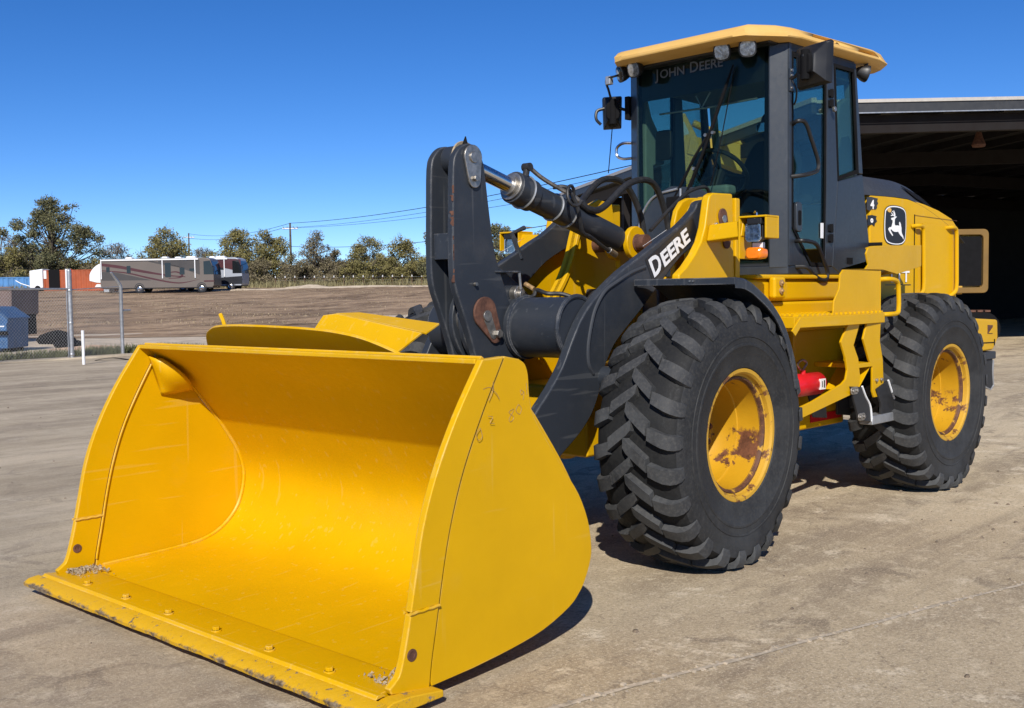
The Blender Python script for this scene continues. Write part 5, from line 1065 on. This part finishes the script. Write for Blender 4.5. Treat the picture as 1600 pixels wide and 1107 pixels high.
dark_lump(32.6, -13.6, .40, 'shadow_lump', 'black lump standing in for a shadow on the gravel right of the blue dumpster'); dark_lump(35.6, -15.2, .62, 'shadow_lump', 'larger black lump standing in for a shadow beyond the fence post')

# far containers, trailer nose
plain('container_orange', (.34, .075, .024), .6, .1, .18, .8); plain('container_blue', (.075, .22, .46), .6, .1, .2, .8)
def container(name, label, d, l, L_, Wd, H, mat, rz, base):
    t = thing(name, label, 'container', BG(d, l, base), rz)
    def corr(y, s):
        n = int(L_/.14); prof_ = []
        for i in range(n+1): prof_.append((-L_/2+L_*i/n, y+(s*.05 if (i//2) % 2 else 0)))
        return prof_
    for s in (-1, 1):
        pr = corr(s*(Wd/2-.06), s); MB().loft([[(x, y, .15) for x, y in pr], [(x, y, H-.1) for x, y in pr]], caps=False, closed=False).build('corrugated_side', mat, t, smooth=False)
    MB().box(-L_/2, L_/2, -Wd/2, Wd/2, H-.12, H).build('roof', mat, t, .02); MB().box(-L_/2, L_/2, -Wd/2, Wd/2, 0, .16).build('floor_frame', mat, t, .02)
    for x in (-L_/2, L_/2-.14):
        for y in (-Wd/2, Wd/2-.14): MB().box(x, x+.14, y, y+.14, .16, H-.12).build('corner_post', mat, t, .01)
        MB().box(x+.02, x+.10, -Wd/2+.14, Wd/2-.14, .16, H-.12).build('end_panel', mat, t)
    return t
oc = container('shipping_container', 'orange corrugated shipping container behind the fence posts', 119, -47.9, 7.6, 2.4, 2.35, 'container_orange', RZ_R, hill(119))
MB().box(-1.35, -.75, -1.235, -1.21, .2, 2.45).build('white_panel', 'white_paint', oc); MB().box(-1.1, -.95, -1.24, -1.236, .5, 2.2).box(-.72, -.66, -1.24, -1.236, .2, 2.45).build('panel_marking', 'red_paint', oc)
MB().box(-3.2, -2.0, -1.23, -1.2, .2, 2.4).build('open_doorway', 'matte_black', oc); MB().box(-3.75, -3.45, -1.235, -1.21, 1.4, 2.3).build('white_panel', 'white_paint', oc)
bc1 = container('open_top_bin', 'pale blue corrugated waste bin at the far left of the field', 126, -58.6, 4.4, 2.3, 1.55, 'container_blue', RZ_R+.25, hill(126))
bc2 = container('open_top_bin', 'darker blue corrugated bin standing next to the white box', 124, -54.2, 3.6, 2.3, 1.45, 'container_blue', RZ_R, hill(124))
wb_ = thing('white_box_trailer', 'small white box trailer at the left end of the orange container', 'trailer', BG(120, -52.9, hill(120)), RZ_R)
MB().loft([[(-.9, y, z) for y, z in ((-1, .35), (1, .35), (1, 2.3), (-1, 2.3))], [(.6, y, z) for y, z in ((-1, .35), (1, .35), (1, 2.5), (-1, 2.5))]]).build('box', 'white_paint', wb_, .1, seg=3)
MB().cyl((.0, -1.03, .32), (.0, 1.03, .32), .32, 16).build('wheel', 'matte_black', wb_); MB().tube([(-.9, 0, .45), (-2.3, 0, .9), (-2.9, 0, 1.25)], .05, 8).build('drawbar', 'white_paint', wb_)
tn = thing('trailer_nose', 'white rounded trailer nose cap parked behind the motorhome tail', 'trailer', BG(112, -43.0, hill(112)), RZ_R)
nose = [(1.0, .9), (1.0, 3.15)]+[(1.0-2.0*math.sin(t), 1.35+1.8*math.cos(t)) for t in [i*.13 for i in range(1, 11)]]+[(-.95, 1.2), (-.2, 1.0)]
MB().prism(nose, -1.0, 1.0).build('nose_cap', 'white_paint', tn, .08, seg=3); MB().prism([(-.5, .55), (.55, .55), (.35, .85), (-.3, .85)], -.8, .8).build('front_skirt', 'white_paint', tn, .05); MB().box(.4, 1.0, -.7, .7, 0, .9).build('leg_frame', 'galvanised', tn, .05)

# ------------------------------------------------------------------ motorhomes
plain('rv_tan', (.135, .113, .096), .35, 0, .05, .5); plain('rv_dark', (.060, .054, .050), .35, 0, .1, .5); plain('rv_maroon', (.070, .022, .024), .35, 0, .1, .5); plain('rv_silver', (.34, .37, .42), .3, .1, .05, .5); plain('rv_black', (.020, .022, .028), .3, 0, .1, .5)
def swoosh(t, top, bot, y, name, mat):
    a_ = [tuple(p) for p in sm(top, 5)]; b_ = [tuple(p) for p in sm(bot, 5)]
    P = [(x, y, z) for x, z in a_]+[(x, y, z) for x, z in reversed(b_)]
    n = Vector((0, 0, 0))
    for i in range(len(P)): n += (Vector(P[i])-Vector(P[0])).cross(Vector(P[(i+1) % len(P)])-Vector(P[0]))
    MB().plate(P if n.y < 0 else P[::-1], .004).build(name, mat, t)
def motorhome(name, label, d, l, base, rz, L_, cols, style):
    t = thing(name, label, 'motorhome', BG(d, l, base), rz, 'motorhomes parked at the field edge')
    H = 3.42; x0, x1 = -L_/2, L_/2; Y = -1.25
    prof_ = [(x0, .75), (x0, 3.0), (x0+.10, 3.3), (x0+.3, H), (x1-.75, H), (x1-.35, H-.15), (x1-.08, 2.5), (x1, 1.6), (x1, .65), (x1-.15, .45), (x0+.2, .45)]
    MB().prism(prof_, -1.25, 1.25).build('body', cols[0], t, .05, seg=2)
    MB().box(x0+.1, x1-1.5, Y-.13, Y+.02, H-.22, H-.06).build('awning_roll', 'white_paint', t, .05)
    for x in (x0+.12, x0+.55*L_, x1-1.9): MB().box(x, x+.09, Y-.11, Y-.005, 1.4, H-.2).build('awning_arm', 'white_paint', t)
    for x, w in ((x0+2.6, .8), (x0+6.3, .7), (x1-2.6, 1.1)): MB().loft([[(x-w/2+i*.1*s_, y, z) for s_, y in ((1, -.35), (1, .35))]+[(x+w/2-i*.1, .35, z), (x+w/2-i*.1, -.35, z)] for i, z in ((0, H), (1, H+.16), (2, H+.2))]).build('roof_unit', 'white_paint', t, .03)
    for x in (x0+.345*L_, x1-1.25):
        w = grp('wheel', t, (x, Y+.12, .42)); 
        MB().lathe([(.25, -.12), (.38, -.13), (.42, -.08), (.42, .1), (.3, .13)], (0, 0, 0), 'y', 28).build('tyre', 'rubber', w); MB().lathe([(.255, -.12), (.22, -.10), (.14, -.14), (.05, -.15), (0, -.15)], (0, 0, 0), 'y', 24).build('rim', 'chrome', w)
        w2 = copy_tree(w, t); w2.location = (x, 1.25-.12, .42); w2.rotation_euler = (0, 0, math.pi)
        MB().lathe([(.44, -.012), (.50, -.012), (.50, 0), (.44, 0)], (x, Y, .45), 'y', 28).build('wheel_arch', 'rv_black', t)
    for wn in style['win']:
        xa, xb, za, zb = wn; MB().loft([[(xa+(xb-xa)/2+u, y, (za+zb)/2+v) for u, v in rect(xb-xa, zb-za, .05)] for y in (Y-.012, Y)]).build('window', 'dark_glass', t, .006)
    for top, bot, m_ in style['sw']: swoosh(t, top, bot, Y-.008, 'paint_stripe', m_)
    MB().plate([(x1-.36, Y-.02, 3.12), (x1-.075, Y-.02, 2.45), (x1-.02, Y-.02, 1.75), (x1-1.0, Y-.02, 1.75), (x1-1.0, Y-.02, 3.05)][::-1], .01).build('cab_window', 'dark_glass', t)
    MB().plate([(x1-.25, -1.15, 3.05), (x1-.06, -1.15, 2.5), (x1+.012, -1.15, 1.75), (x1+.012, 1.15, 1.75), (x1-.06, 1.15, 2.5), (x1-.25, 1.15, 3.05)], .02).build('windscreen', 'dark_glass', t)
    MB().box(x1-1.0, x1+.03, -1.27, -1.2, 1.0, 1.14).build('side_moulding', cols[1], t)
    MB().tube([(x1-.1, Y, 2.55), (x1+.12, Y-.18, 2.5), (x1+.12, Y-.18, 2.1)], .05, 8).build('mirror', 'rv_black', t)
    MB().box(x0-.05, x1-.1, -1.2, 1.2, .40, .46).build('skirt', 'rv_black', t)
    return t
W1 = dict(win=[(-5.0, -4.55, 2.1, 2.7), (-2.7, -2.2, 1.95, 2.85), (1.5, 2.25, 1.5, 3.05), (3.05, 3.5, 1.85, 2.5), (4.15, 4.75, 2.15, 2.4)], sw=[])
W1['win'] = [(x-2.2, y-2.2, a, b) for x, y, a, b in [(-2.95, -2.6, 2.1, 2.6), (-.85, -.45, 1.95, 2.7), (3.05, 3.65, 1.5, 2.95), (4.55, 5.05, 1.75, 2.45), (5.55, 6.2, 2.1, 2.35)]]
W1['sw'] = [([(-5.6, 3.0), (-3.6, 2.72), (-1.4, 2.25), (1.2, 1.75), (2.9, 1.58)], [(-5.6, 2.72), (-3.6, 2.42), (-1.4, 2.0), (1.2, 1.62), (2.9, 1.50)], 'rv_maroon'),
            ([(-5.6, 2.3), (-3.0, 2.05), (-.4, 1.45), (2.2, .98), (4.3, 1.25)], [(-5.6, 2.22), (-3.0, 1.92), (-.4, 1.28), (2.2, .86), (4.3, 1.24)], 'rv_maroon'),
            ([(-5.6, 2.15), (-4.2, 2.05), (-2.8, 1.75), (-.6, 1.25)], [(-5.6, 1.25), (-4.2, 1.25), (-2.8, 1.25), (-.6, 1.23)], 'rv_dark'),
            ([(-.8, 3.2), (.4, 3.0), (1.8, 2.7), (2.75, 2.45)], [(-.8, 3.1), (.4, 2.82), (1.8, 2.58), (2.75, 2.42)], 'rv_dark'),
            ([(.2, 3.2), (1.6, 3.2), (3.2, 3.2), (4.4, 3.2)], [(.2, 3.05), (1.6, 2.70), (3.2, 2.15), (4.4, 1.72)], 'rv_dark'),
            ([(.9, 1.95), (2.0, 2.1), (2.7, 1.75), (2.4, 1.42), (1.2, 1.36)], [(.9, 1.86), (1.9, 1.98), (2.45, 1.75), (2.2, 1.50), (1.2, 1.42)], 'rv_maroon')]
motorhome('motorhome', 'tan motorhome with maroon swooshes and white awning roll along its roof', 108.5, -35.6, hill(108.5)+.02, RZ_R-.04, 11.6, ('rv_tan', 'rv_maroon'), W1)
W2 = dict(win=[(-.4, .9, 1.9, 2.9), (1.4, 2.4, 1.9, 2.9)], sw=[([(-3, 3.3), (0, 3.3), (3, 3.3), (4.8, 3.2)], [(-3, 2.2), (0, 2.6), (3, 2.3), (4.8, 1.85)], 'rv_maroon'), ([(-3, 1.2), (.0, .9), (2.0, 1.25), (4.9, 1.45)], [(-3, .6), (.0, .55), (2.0, .6), (4.9, .6)], 'rv_black'), ([(-3, 2.2), (0, 2.6), (1.8, 2.5), (3.0, 2.3)], [(-3, 2.0), (0, 2.3), (1.8, 2.2), (3.0, 2.1)], 'rv_black')])
motorhome('motorhome', 'silver and dark red motorhome with black nose, half hidden behind the tan one', 114, -33.2, hill(114)+.02, RZ_R-.06, 9.8, ('rv_silver', 'rv_black'), W2)
mh = MB(); 

# ------------------------------------------------------------------ trees
def tree(name, label, d, l, h, w, trunk_h, leafm, nleaf, seed, leaf=.30, bare=.3, group='trees along the field edge', multi=1):
    """trunk, limbs that reach into a set of uneven leaf clumps, twigs and the leaf clumps themselves"""
    r = random.Random(seed); base = hill(d)-.1; root = thing(name, label, 'tree', BG(d, l, base), 0, group)
    low = trunk_h/h; cl_ = []; nc_ = max(26, int(w*h*(.62 if multi == 1 else 1.0))); tries = 0
    while len(cl_) < nc_ and tries < 4000:
        tries += 1; a_ = r.random()*6.28; q = math.sqrt(r.random()); t = r.random()
        prof_ = (math.sin(math.pi*min(1, .16+.84*t**.8))**.6) if multi == 1 else (1-t**2.6)**.55*(.85+.15*math.sin(6*t))
        rr_ = q*w*.5*max(.12, prof_)*(1+.22*math.sin(2*a_+seed)+.15*math.sin(5*a_+seed*2)); z = h*(low+(.93-low)*t)*(1+.07*math.sin(3*a_+seed))
        c = Vector((math.cos(a_)*rr_, math.sin(a_)*rr_, z)); s_ = r.uniform(.5, 1.0)*min(1.2, .15*w)
        if all((c-o_[0]).length > (s_+o_[1])*(.40 if multi == 1 else .30) for o_ in cl_): cl_.append((c, s_))
    tr = MB(); stems = []
    for k in range(multi):
        a_ = r.random()*6.28; b0 = Vector((math.cos(a_)*.25*(multi > 1), math.sin(a_)*.25*(multi > 1), 0)); top = Vector((r.gauss(0, .05)*w+math.cos(a_)*w*.12*(multi > 1), r.gauss(0, .05)*w+math.sin(a_)*w*.12*(multi > 1), h*(.55 if multi == 1 else .45)))
        P = [b0, b0.lerp(top, .3)+Vector((r.gauss(0, .1), r.gauss(0, .1), 0)), b0.lerp(top, .65)+Vector((r.gauss(0, .2), r.gauss(0, .2), 0)), top]; rad = .020*h if multi == 1 else .012*h
        PS = sm(P, 4); tr.tube(PS, [rad*(1.25-.95*i/(len(PS)-1)) for i in range(len(PS))], 8); stems.append(PS)
    for c, s_ in cl_:
        PS = r.choice(stems); cand = [p for p in PS if p.z < c.z-.15*h] or PS[:2]; st_ = cand[-1] if r.random() < .5 else r.choice(cand[len(cand)//2:]); mid_ = st_.lerp(c, .55)+Vector((r.gauss(0, .15), r.gauss(0, .15), -.06*(c-st_).length))
        B = sm([st_, mid_, c, c+(c-mid_).normalized()*s_*.5], 3); tr.tube(B, [.0075*h*(1-.88*i/(len(B)-1)) for i in range(len(B))], 5)
    tr.build('trunk', 'bark', root)
    cr = MB(); tw = MB(); tot = sum(s_**2 for c, s_ in cl_)
    for c, s_ in cl_:
        thin = r.random() < bare; k_ = int(nleaf*1.8*s_**2/tot*(.3 if thin else 1.0)); ax_ = Vector((1, 1, .72))
        for j in range(k_):
            v = Vector((r.gauss(0, 1), r.gauss(0, 1), r.gauss(0, 1))).normalized()*s_*(r.random()**.45)*r.choice((1, 1, 1, 1.25)); p = c+Vector((v.x, v.y, v.z*.75))
            if p.z < .1: continue
            s2 = leaf*r.uniform(.35, 1.0); n_ = (Vector((r.gauss(0, 1), r.gauss(0, 1), r.gauss(.3, 1)))+v.normalized()*.8).normalized(); u = n_.orthogonal().normalized(); q = n_.cross(u)
            a_ = r.random()*6.28; u, q = u*math.cos(a_)+q*math.sin(a_), q*math.cos(a_)-u*math.sin(a_); cr.add([p-u*s2*.5, p+q*s2*.3, p+u*s2*.55, p-q*s2*.26], [(0, 1, 2, 3)])
        for j in range(9 if thin else 5):
            v = Vector((r.gauss(0, 1), r.gauss(0, 1), r.gauss(.5, 1))).normalized()*s_*r.uniform(.9, 1.4); tw.tube([c, c+v*.5+Vector((r.gauss(0, .08), r.gauss(0, .08), 0)), c+v], [.03, .02, .007], 3)
    tw.build('twigs', 'bark', root, smooth=False)['kind'] = 'stuff'
    cr.build('crown', leafm, root, smooth=False); return root
def L_at(u, d): return (u-800)/1659.8*d
T = [('oak_tree', 'broad spreading oak with open crown, tallest tree above the orange container', 132, 92, 11.0, 12.4, 2.6, 'leaf_dark', 16000, 1, .34, .12),
     ('scrub_tree', 'grey half-bare tree at the left edge of the picture', 138, 10, 6.8, 7.5, .8, 'leaf_grey', 4500, 2, .30, .5),
     ('scrub_tree', 'low olive scrub tree beneath the left side of the oak', 128, 22, 4.6, 6.5, .3, 'leaf_olive', 6500, 3, .32, .1),
     ('scrub_tree', 'thin bare-twigged tree between the oak and the tan motorhome', 142, 190, 5.4, 6.0, .5, 'leaf_grey', 3200, 4, .28, .6),
     ('scrub_tree', 'rounded olive tree rising behind the middle of the tan motorhome', 140, 262, 7.0, 8.6, .4, 'leaf_olive', 9000, 5, .33, .12),
     ('scrub_tree', 'sparse grey brush behind the front of the tan motorhome', 146, 322, 5.0, 5.0, .3, 'leaf_grey', 2600, 6, .28, .6),
     ('scrub_tree', 'dense olive tree behind the silver motorhome nose', 134, 376, 6.6, 7.6, .3, 'leaf_olive', 9500, 7, .33, .12),
     ('scrub_tree', 'dense olive tree left of the utility pole', 136, 424, 6.3, 6.6, .3, 'leaf_olive', 8500, 8, .33, .15),
     ('scrub_tree', 'brownish thin tree right of the utility pole', 135, 497, 6.0, 6.4, .3, 'leaf_brown', 6000, 9, .29, .42),
     ('scrub_tree', 'brown-grey low tree in the middle of the tree line', 134, 524, 4.2, 4.2, .2, 'leaf_brown', 3000, 10, .28, .5),
     ('scrub_tree', 'olive tree with ragged top in the middle of the tree line', 134, 576, 5.7, 6.2, .3, 'leaf_olive', 7500, 11, .32, .2),
     ('scrub_tree', 'olive tree nearest the bellcrank in the tree line', 132, 632, 5.4, 6.0, .3, 'leaf_olive', 7500, 12, .32, .2),
     ('mesquite_tree', 'tall dark mesquite seen just left of the bellcrank', 118, 688, 7.4, 5.2, .8, 'leaf_dark', 7000, 13, .30, .25),
     ('mesquite_tree', 'dark mesquite seen between bellcrank and tilt cylinder', 122, 782, 6.6, 7.0, .6, 'leaf_dark', 8000, 14, .30, .3),
     ('scrub_tree', 'bushy olive tree behind the right lift arm', 126, 850, 6.0, 7.0, .4, 'leaf_olive', 6500, 15, .32, .2),
     ('scrub_tree', 'low olive brush at the foot of the tree line left of the silver motorhome', 133, 150, 3.4, 7.5, .2, 'leaf_olive', 5200, 16, .32, .15),
     ('scrub_tree', 'low brown brush under the brownish thin tree', 131, 470, 2.9, 5.6, .2, 'leaf_brown', 3600, 17, .28, .3),
     ('scrub_tree', 'low olive brush between the two olive middle trees', 131, 606, 3.0, 5.6, .2, 'leaf_olive', 4200, 18, .30, .2),
     ('scrub_tree', 'low brush filling the gap right of the motorhomes', 131, 408, 3.2, 5.4, .2, 'leaf_brown', 3800, 19, .30, .25),
     ('scrub_tree', 'low green brush in front of the ragged olive tree', 129, 556, 2.8, 5.2, .2, 'leaf_olive', 4000, 20, .30, .2)]
for t_ in T:
    nm, lab, d, u, h, w, th, lm, nl, sd, lf, bare = t_
    tree(nm, lab, d, L_at(u, d), h*(1 if nm != 'scrub_tree' else 1.06), w*(1 if nm != 'scrub_tree' else 1.2), th, lm, int(nl*.95), sd, lf, min(.6, bare+.1), multi=1 if (nm != 'scrub_tree') else 3)
for i, (u, d, h, w, lm) in enumerate(((-120, 135, 6.5, 9, 'leaf_olive'), (960, 128, 6.2, 9, 'leaf_olive'), (1080, 130, 6.4, 9, 'leaf_dark'), (60, 150, 5, 12, 'leaf_olive'), (700, 138, 4.2, 9, 'leaf_olive'), (745, 134, 3.4, 7, 'leaf_olive'), (820, 134, 3.4, 8, 'leaf_brown'))):
    tree('scrub_tree', ['spare olive tree beyond the left edge of the yard', 'olive tree hidden behind the loader cab', 'dark tree behind the shed', 'wide olive thicket behind the oak trunk', 'olive thicket seen under the tall mesquite', 'olive brush low between bellcrank and lift arm', 'brown brush low behind the right lift arm'][i], d, L_at(u, d), h, w, .3, lm, 5000, 40+i, .33, .2, multi=3)

# continuous low brush under the trees: three bushes built, then copied along the line
bush = [tree('scrub_bush', 'low scrub bush in the continuous brush under the tree line', 130, 0, 2.9, 6.4, .15, lm, 2600, 70+i, .30, .2, 'scrub bushes under the tree line', 3) for i, lm in enumerate(('leaf_olive', 'leaf_brown', 'leaf_olive'))]
r = random.Random(31)
for i in range(26):
    u = 8+i*34+r.uniform(-10, 10); d = 131+r.uniform(-2.5, 7); b_ = bush[i % 3] if i < 3 else copy_tree(bush[i % 3]); b_.location = BG(d, L_at(u, d), hill(d)-.1); b_.rotation_euler.z = r.random()*6.28; q = r.uniform(.8, 1.25); b_.scale = (q*1.05, q*1.05, q)
# ------------------------------------------------------------------ power poles and wires
plain('pole_wood', (.10, .080, .065), .9, 0, .2, 3)
def upole(label, d, u, top, arm=2.0):
    b_ = BG(d, L_at(u, d), hill(d)); t = thing('utility_pole', label, 'pole', b_)
    MB().cyl((0, 0, -.2), (0, 0, top), .17, 12, .12).build('mast', 'pole_wood', t); MB().tube([RP*-arm/2+Vector((0, 0, top-.75)), RP*arm/2+Vector((0, 0, top-.75))], .09, 6).build('crossarm', 'white_paint', t)
    for k in (-.45, -.2, .2, .45): MB().cyl(RP*arm*k+Vector((0, 0, top-.68)), RP*arm*k+Vector((0, 0, top-.45)), .05, 8).build('insulator', 'galvanised', t)
    return b_
pb = upole('wooden utility pole with white crossarm standing among the olive trees', 139, 458, 7.95)
p2 = upole('faint distant utility pole behind the tan motorhome', 190, 300, 9.0)
def wire(a, b, sag, label, rad=.016):
    a, b = Vector(a), Vector(b); pts = [a.lerp(b, i/24)-Vector((0, 0, 4*sag*(i/24)*(1-i/24))) for i in range(25)]
    o = MB().tube(pts, rad, 4).build('power_line', 'matte_black', None); tag(o, label, 'cable', 'power lines')
pz = pb.z; far = BG(66, 13.5, 0)
for k, (arm_, za, zb, sg_, lab) in enumerate(((0, 7.9, 10.6, .9, 'topmost power line running right from the utility pole'), (-.9, 7.3, 10.0, .9, 'second power line running right from the utility pole crossarm'), (.9, 7.3, 9.4, .8, 'third power line running right from the utility pole crossarm'), (0, 4.9, 7.6, 1.2, 'lowest thick cable running right from the utility pole'))):
    wire(pb+RP*arm_+Vector((0, 0, za)), far+RP*arm_+Vector((0, 0, zb)), sg_, lab, .035 if k in (0, 3) else .022)
for k, (arm_, za, zb, lab) in enumerate(((0, 7.9, 8.9, 'top power line between the two utility poles'), (-.9, 7.3, 8.3, 'middle power line between the two utility poles'), (0, 4.9, 6.0, 'lowest cable between the two utility poles'))):
    wire(pb+RP*arm_+Vector((0, 0, za)), p2+RP*arm_+Vector((0, 0, zb)), .9, lab, .03)
# far wire fence with white-topped posts
wf = thing('wire_fence', 'far wire fence with white-tipped posts in front of the tree line', 'fence', BG(128, L_at(433, 128), hill(128)))
o0 = BG(128, L_at(433, 128), hill(128)); post0 = None
for i in range(17):
    q = BG(128-.3*i, L_at(433+15.2*i, 128-.3*i), hill(128-.3*i))-o0
    MB().cyl(q, q+Vector((0, 0, 1.0)), .04, 6).build('post', 'rusty_steel', wf); MB().cyl(q+Vector((0, 0, 1.0)), q+Vector((0, 0, 1.22)), .055, 6).build('white_tip', 'white_paint', wf)
for z in (.35, .7, 1.0): MB().tube([Vector((0, 0, z)), BG(128-.3*16, L_at(433+15.2*16, 128-4.8), hill(128-4.8))-o0+Vector((0, 0, z))], .008, 4).build('strand', 'galvanised', wf)

# ------------------------------------------------------------------ excavator at the mouth of the shed
plain('cat_yellow_shaded', (.17, .095, .020), .7, 0, .2, 2); plain('cat_yellow', (.50, .285, .035), .45, 0, .1, 1.5)  # engine door: machine yellow darkened, the shed roof's shade put into its colour
ex = thing('excavator', 'yellow tracked excavator with raised boom standing in the mouth of the shed', 'excavator', BG(27.2, 9.7), RZ_L)
for s in (1, -1):
    tk = MB(); loop_ = [tuple(p) for p in [(-1.75+.42*math.cos(t), .45+.42*math.sin(t)) for t in [math.radians(a) for a in range(90, 271, 20)]]+[(1.75+.42*math.cos(t), .45+.42*math.sin(t)) for t in [math.radians(a) for a in range(-90, 91, 20)]]]
    tr_ = tk.prism(loop_, *sorted((s*.95, s*1.45))).build('track', 'matte_black', ex, .02)
    for i in range(22):
        x = -1.9+.178*i; MB().box(x, x+.13, *sorted((s*.93, s*1.47)), .865, .91).build('track_shoe', 'rusty_steel', tr_)
    MB().box(-1.5, 1.5, *sorted((s*1.452, s*1.47)), .3, .55).build('track_frame', 'cat_yellow', tr_, .02)
    for x in (-1.2, -.6, 0, .6, 1.2): MB().cyl((x, s*1.40, .18), (x, s*1.475, .18), .12, 12).build('roller', 'rusty_steel', tr_)
MB().box(-.9, .9, -.95, .95, .35, .95).cyl((0, 0, .9), (0, 0, 1.3), .65, 28).build('undercarriage', 'matte_black', ex, .03)
up_ = MB().box(-1.3, 1.5, -1.25, 1.30, 1.3, 1.52).build('revolving_frame', 'cat_yellow', ex, .03)
MB().prism([(-1.25, -1.25), (-1.25, 1.25), (-1.8, 1.20), (-2.05, .8), (-2.1, 0), (-2.05, -.8), (-1.8, -1.20)], 1.35, 2.75, 'xy').build('counterweight', 'cat_yellow', ex, .06)
MB().box(-1.25, 1.0, -1.25, .55, 1.52, 2.75).build('engine_house', 'cat_yellow', ex, .05)
MB().box(-1.0, -.15, .552, 1.0, 1.53, 2.65).build('engine_bay', 'matte_black', ex)
MB().prism([(-.18, 1.53), (-.18, 2.5), (.1, 2.78), (.55, 2.55), (.55, 1.53)], .56, 1.27).build('valve_cover', 'cat_yellow', ex, .05)
MB().plate([(.40, 1.273, 1.75), (-.06, 1.273, 1.75), (-.10, 1.273, 2.15), (.02, 1.273, 2.45), (.40, 1.273, 2.45)], .003).build('decal_panel', 'black_print', ex)
MB().plate([(.08, 1.276, 1.76), (-.06, 1.276, 1.76), (-.02, 1.276, 2.0)], .003).build('decal_flash', 'red_paint', ex)
text('lettering', 'CAT', 'white_print', ex, (.36, 1.275, 2.08), (-1, 0, 0), (0, 0, 1), .28, .004, .012, .8)
text('lettering', '3', 'white_print', ex, (.33, 1.275, 1.88), (-1, 0, 0), (0, 0, 1), .15, .004, .006); text('lettering', '2', 'white_print', ex, (.22, 1.275, 1.88), (-1, 0, 0), (0, 0, 1), .15, .004, .006)
dp = MB(); ro = rect(.95, 1.55, .12); 
MB().loft([[(-1.42+u, y, 2.10+v) for u, v in ro] for y in (1.28, 1.36)]+[[(-1.42+u*.72, y, 2.10+v*.82) for u, v in ro] for y in (1.36, 1.30)], caps=False).build('engine_door', 'cat_yellow_shaded', ex, .02)
MB().box(-1.75, -1.1, 1.285, 1.295, 1.5, 2.7).build('door_inner', 'matte_black', ex)
MB().box(-.95, -.55, .9, 1.15, 1.56, 2.1).build('cooler', 'rv_black', ex, .02); MB().cyl((-.45, 1.0, 1.75), (-.45, 1.2, 1.75), .14, 16).build('filter', 'steel', ex)
xc = MB().prism([(.62, 1.53), (.62, 2.95), (.75, 3.05), (1.75, 3.05), (2.0, 2.4), (2.05, 1.53)], .32, 1.28).build('excavator_cab', 'cat_yellow', ex, .05)
MB().prism([(.75, 2.1), (.75, 2.92), (1.68, 2.92), (1.88, 2.35), (1.9, 2.1)], 1.282, 1.287).build('cab_window', 'dark_glass', xc)
bmP = [(1.35, 1.75), (1.75, 2.9), (2.7, 4.25), (4.05, 4.9), (5.15, 5.16)]
def boxsweep(P, ws, hs, y0=-.2):
    rings = []
    for i, (x, z) in enumerate(P):
        a_, b_ = Vector(P[max(0, i-1)]), Vector(P[min(len(P)-1, i+1)]); d_ = (b_-a_).normalized(); n_ = Vector((-d_.y, d_.x)); h_ = hs[i]/2; w_ = ws/2
        rings.append([(x+n_.x*h_, y0-w_, z+n_.y*h_), (x+n_.x*h_, y0+w_, z+n_.y*h_), (x-n_.x*h_, y0+w_, z-n_.y*h_), (x-n_.x*h_, y0-w_, z-n_.y*h_)])
    return MB().loft(rings)
boxsweep([tuple(p) for p in sm(bmP, 3)], .5, [.45+.25*math.sin(math.pi*i/12) for i in range(13)]).build('boom', 'cat_yellow', ex, .03)
stk = boxsweep([(5.35, 5.95), (5.2, 5.3), (5.3, 4.4), (5.5, 3.2), (5.62, 2.5)], .42, [.25, .62, .52, .40, .28]).build('stick', 'cat_yellow', ex, .03)
MB().plate([(5.42, .013, 5.75), (5.25, .013, 5.75), (5.12, .013, 5.45), (5.30, .013, 5.4)], .004).build('stick_gap', 'rv_silver', stk)
MB().cyl((3.2, -.2, 4.95), (5.0, -.2, 5.75), .09, 14).build('stick_cylinder', 'cat_yellow', ex); MB().cyl((1.9, .2, 1.7), (3.1, .2, 4.2), .10, 14).build('boom_cylinder', 'cat_yellow', ex)
MB().prism([(5.5, 2.5), (5.75, 2.45), (6.1, 2.0), (6.0, 1.5), (5.5, 1.2), (5.0, 1.3), (5.3, 1.6), (5.5, 2.0)], -.7, .3).build('excavator_bucket', 'matte_black', ex, .02)
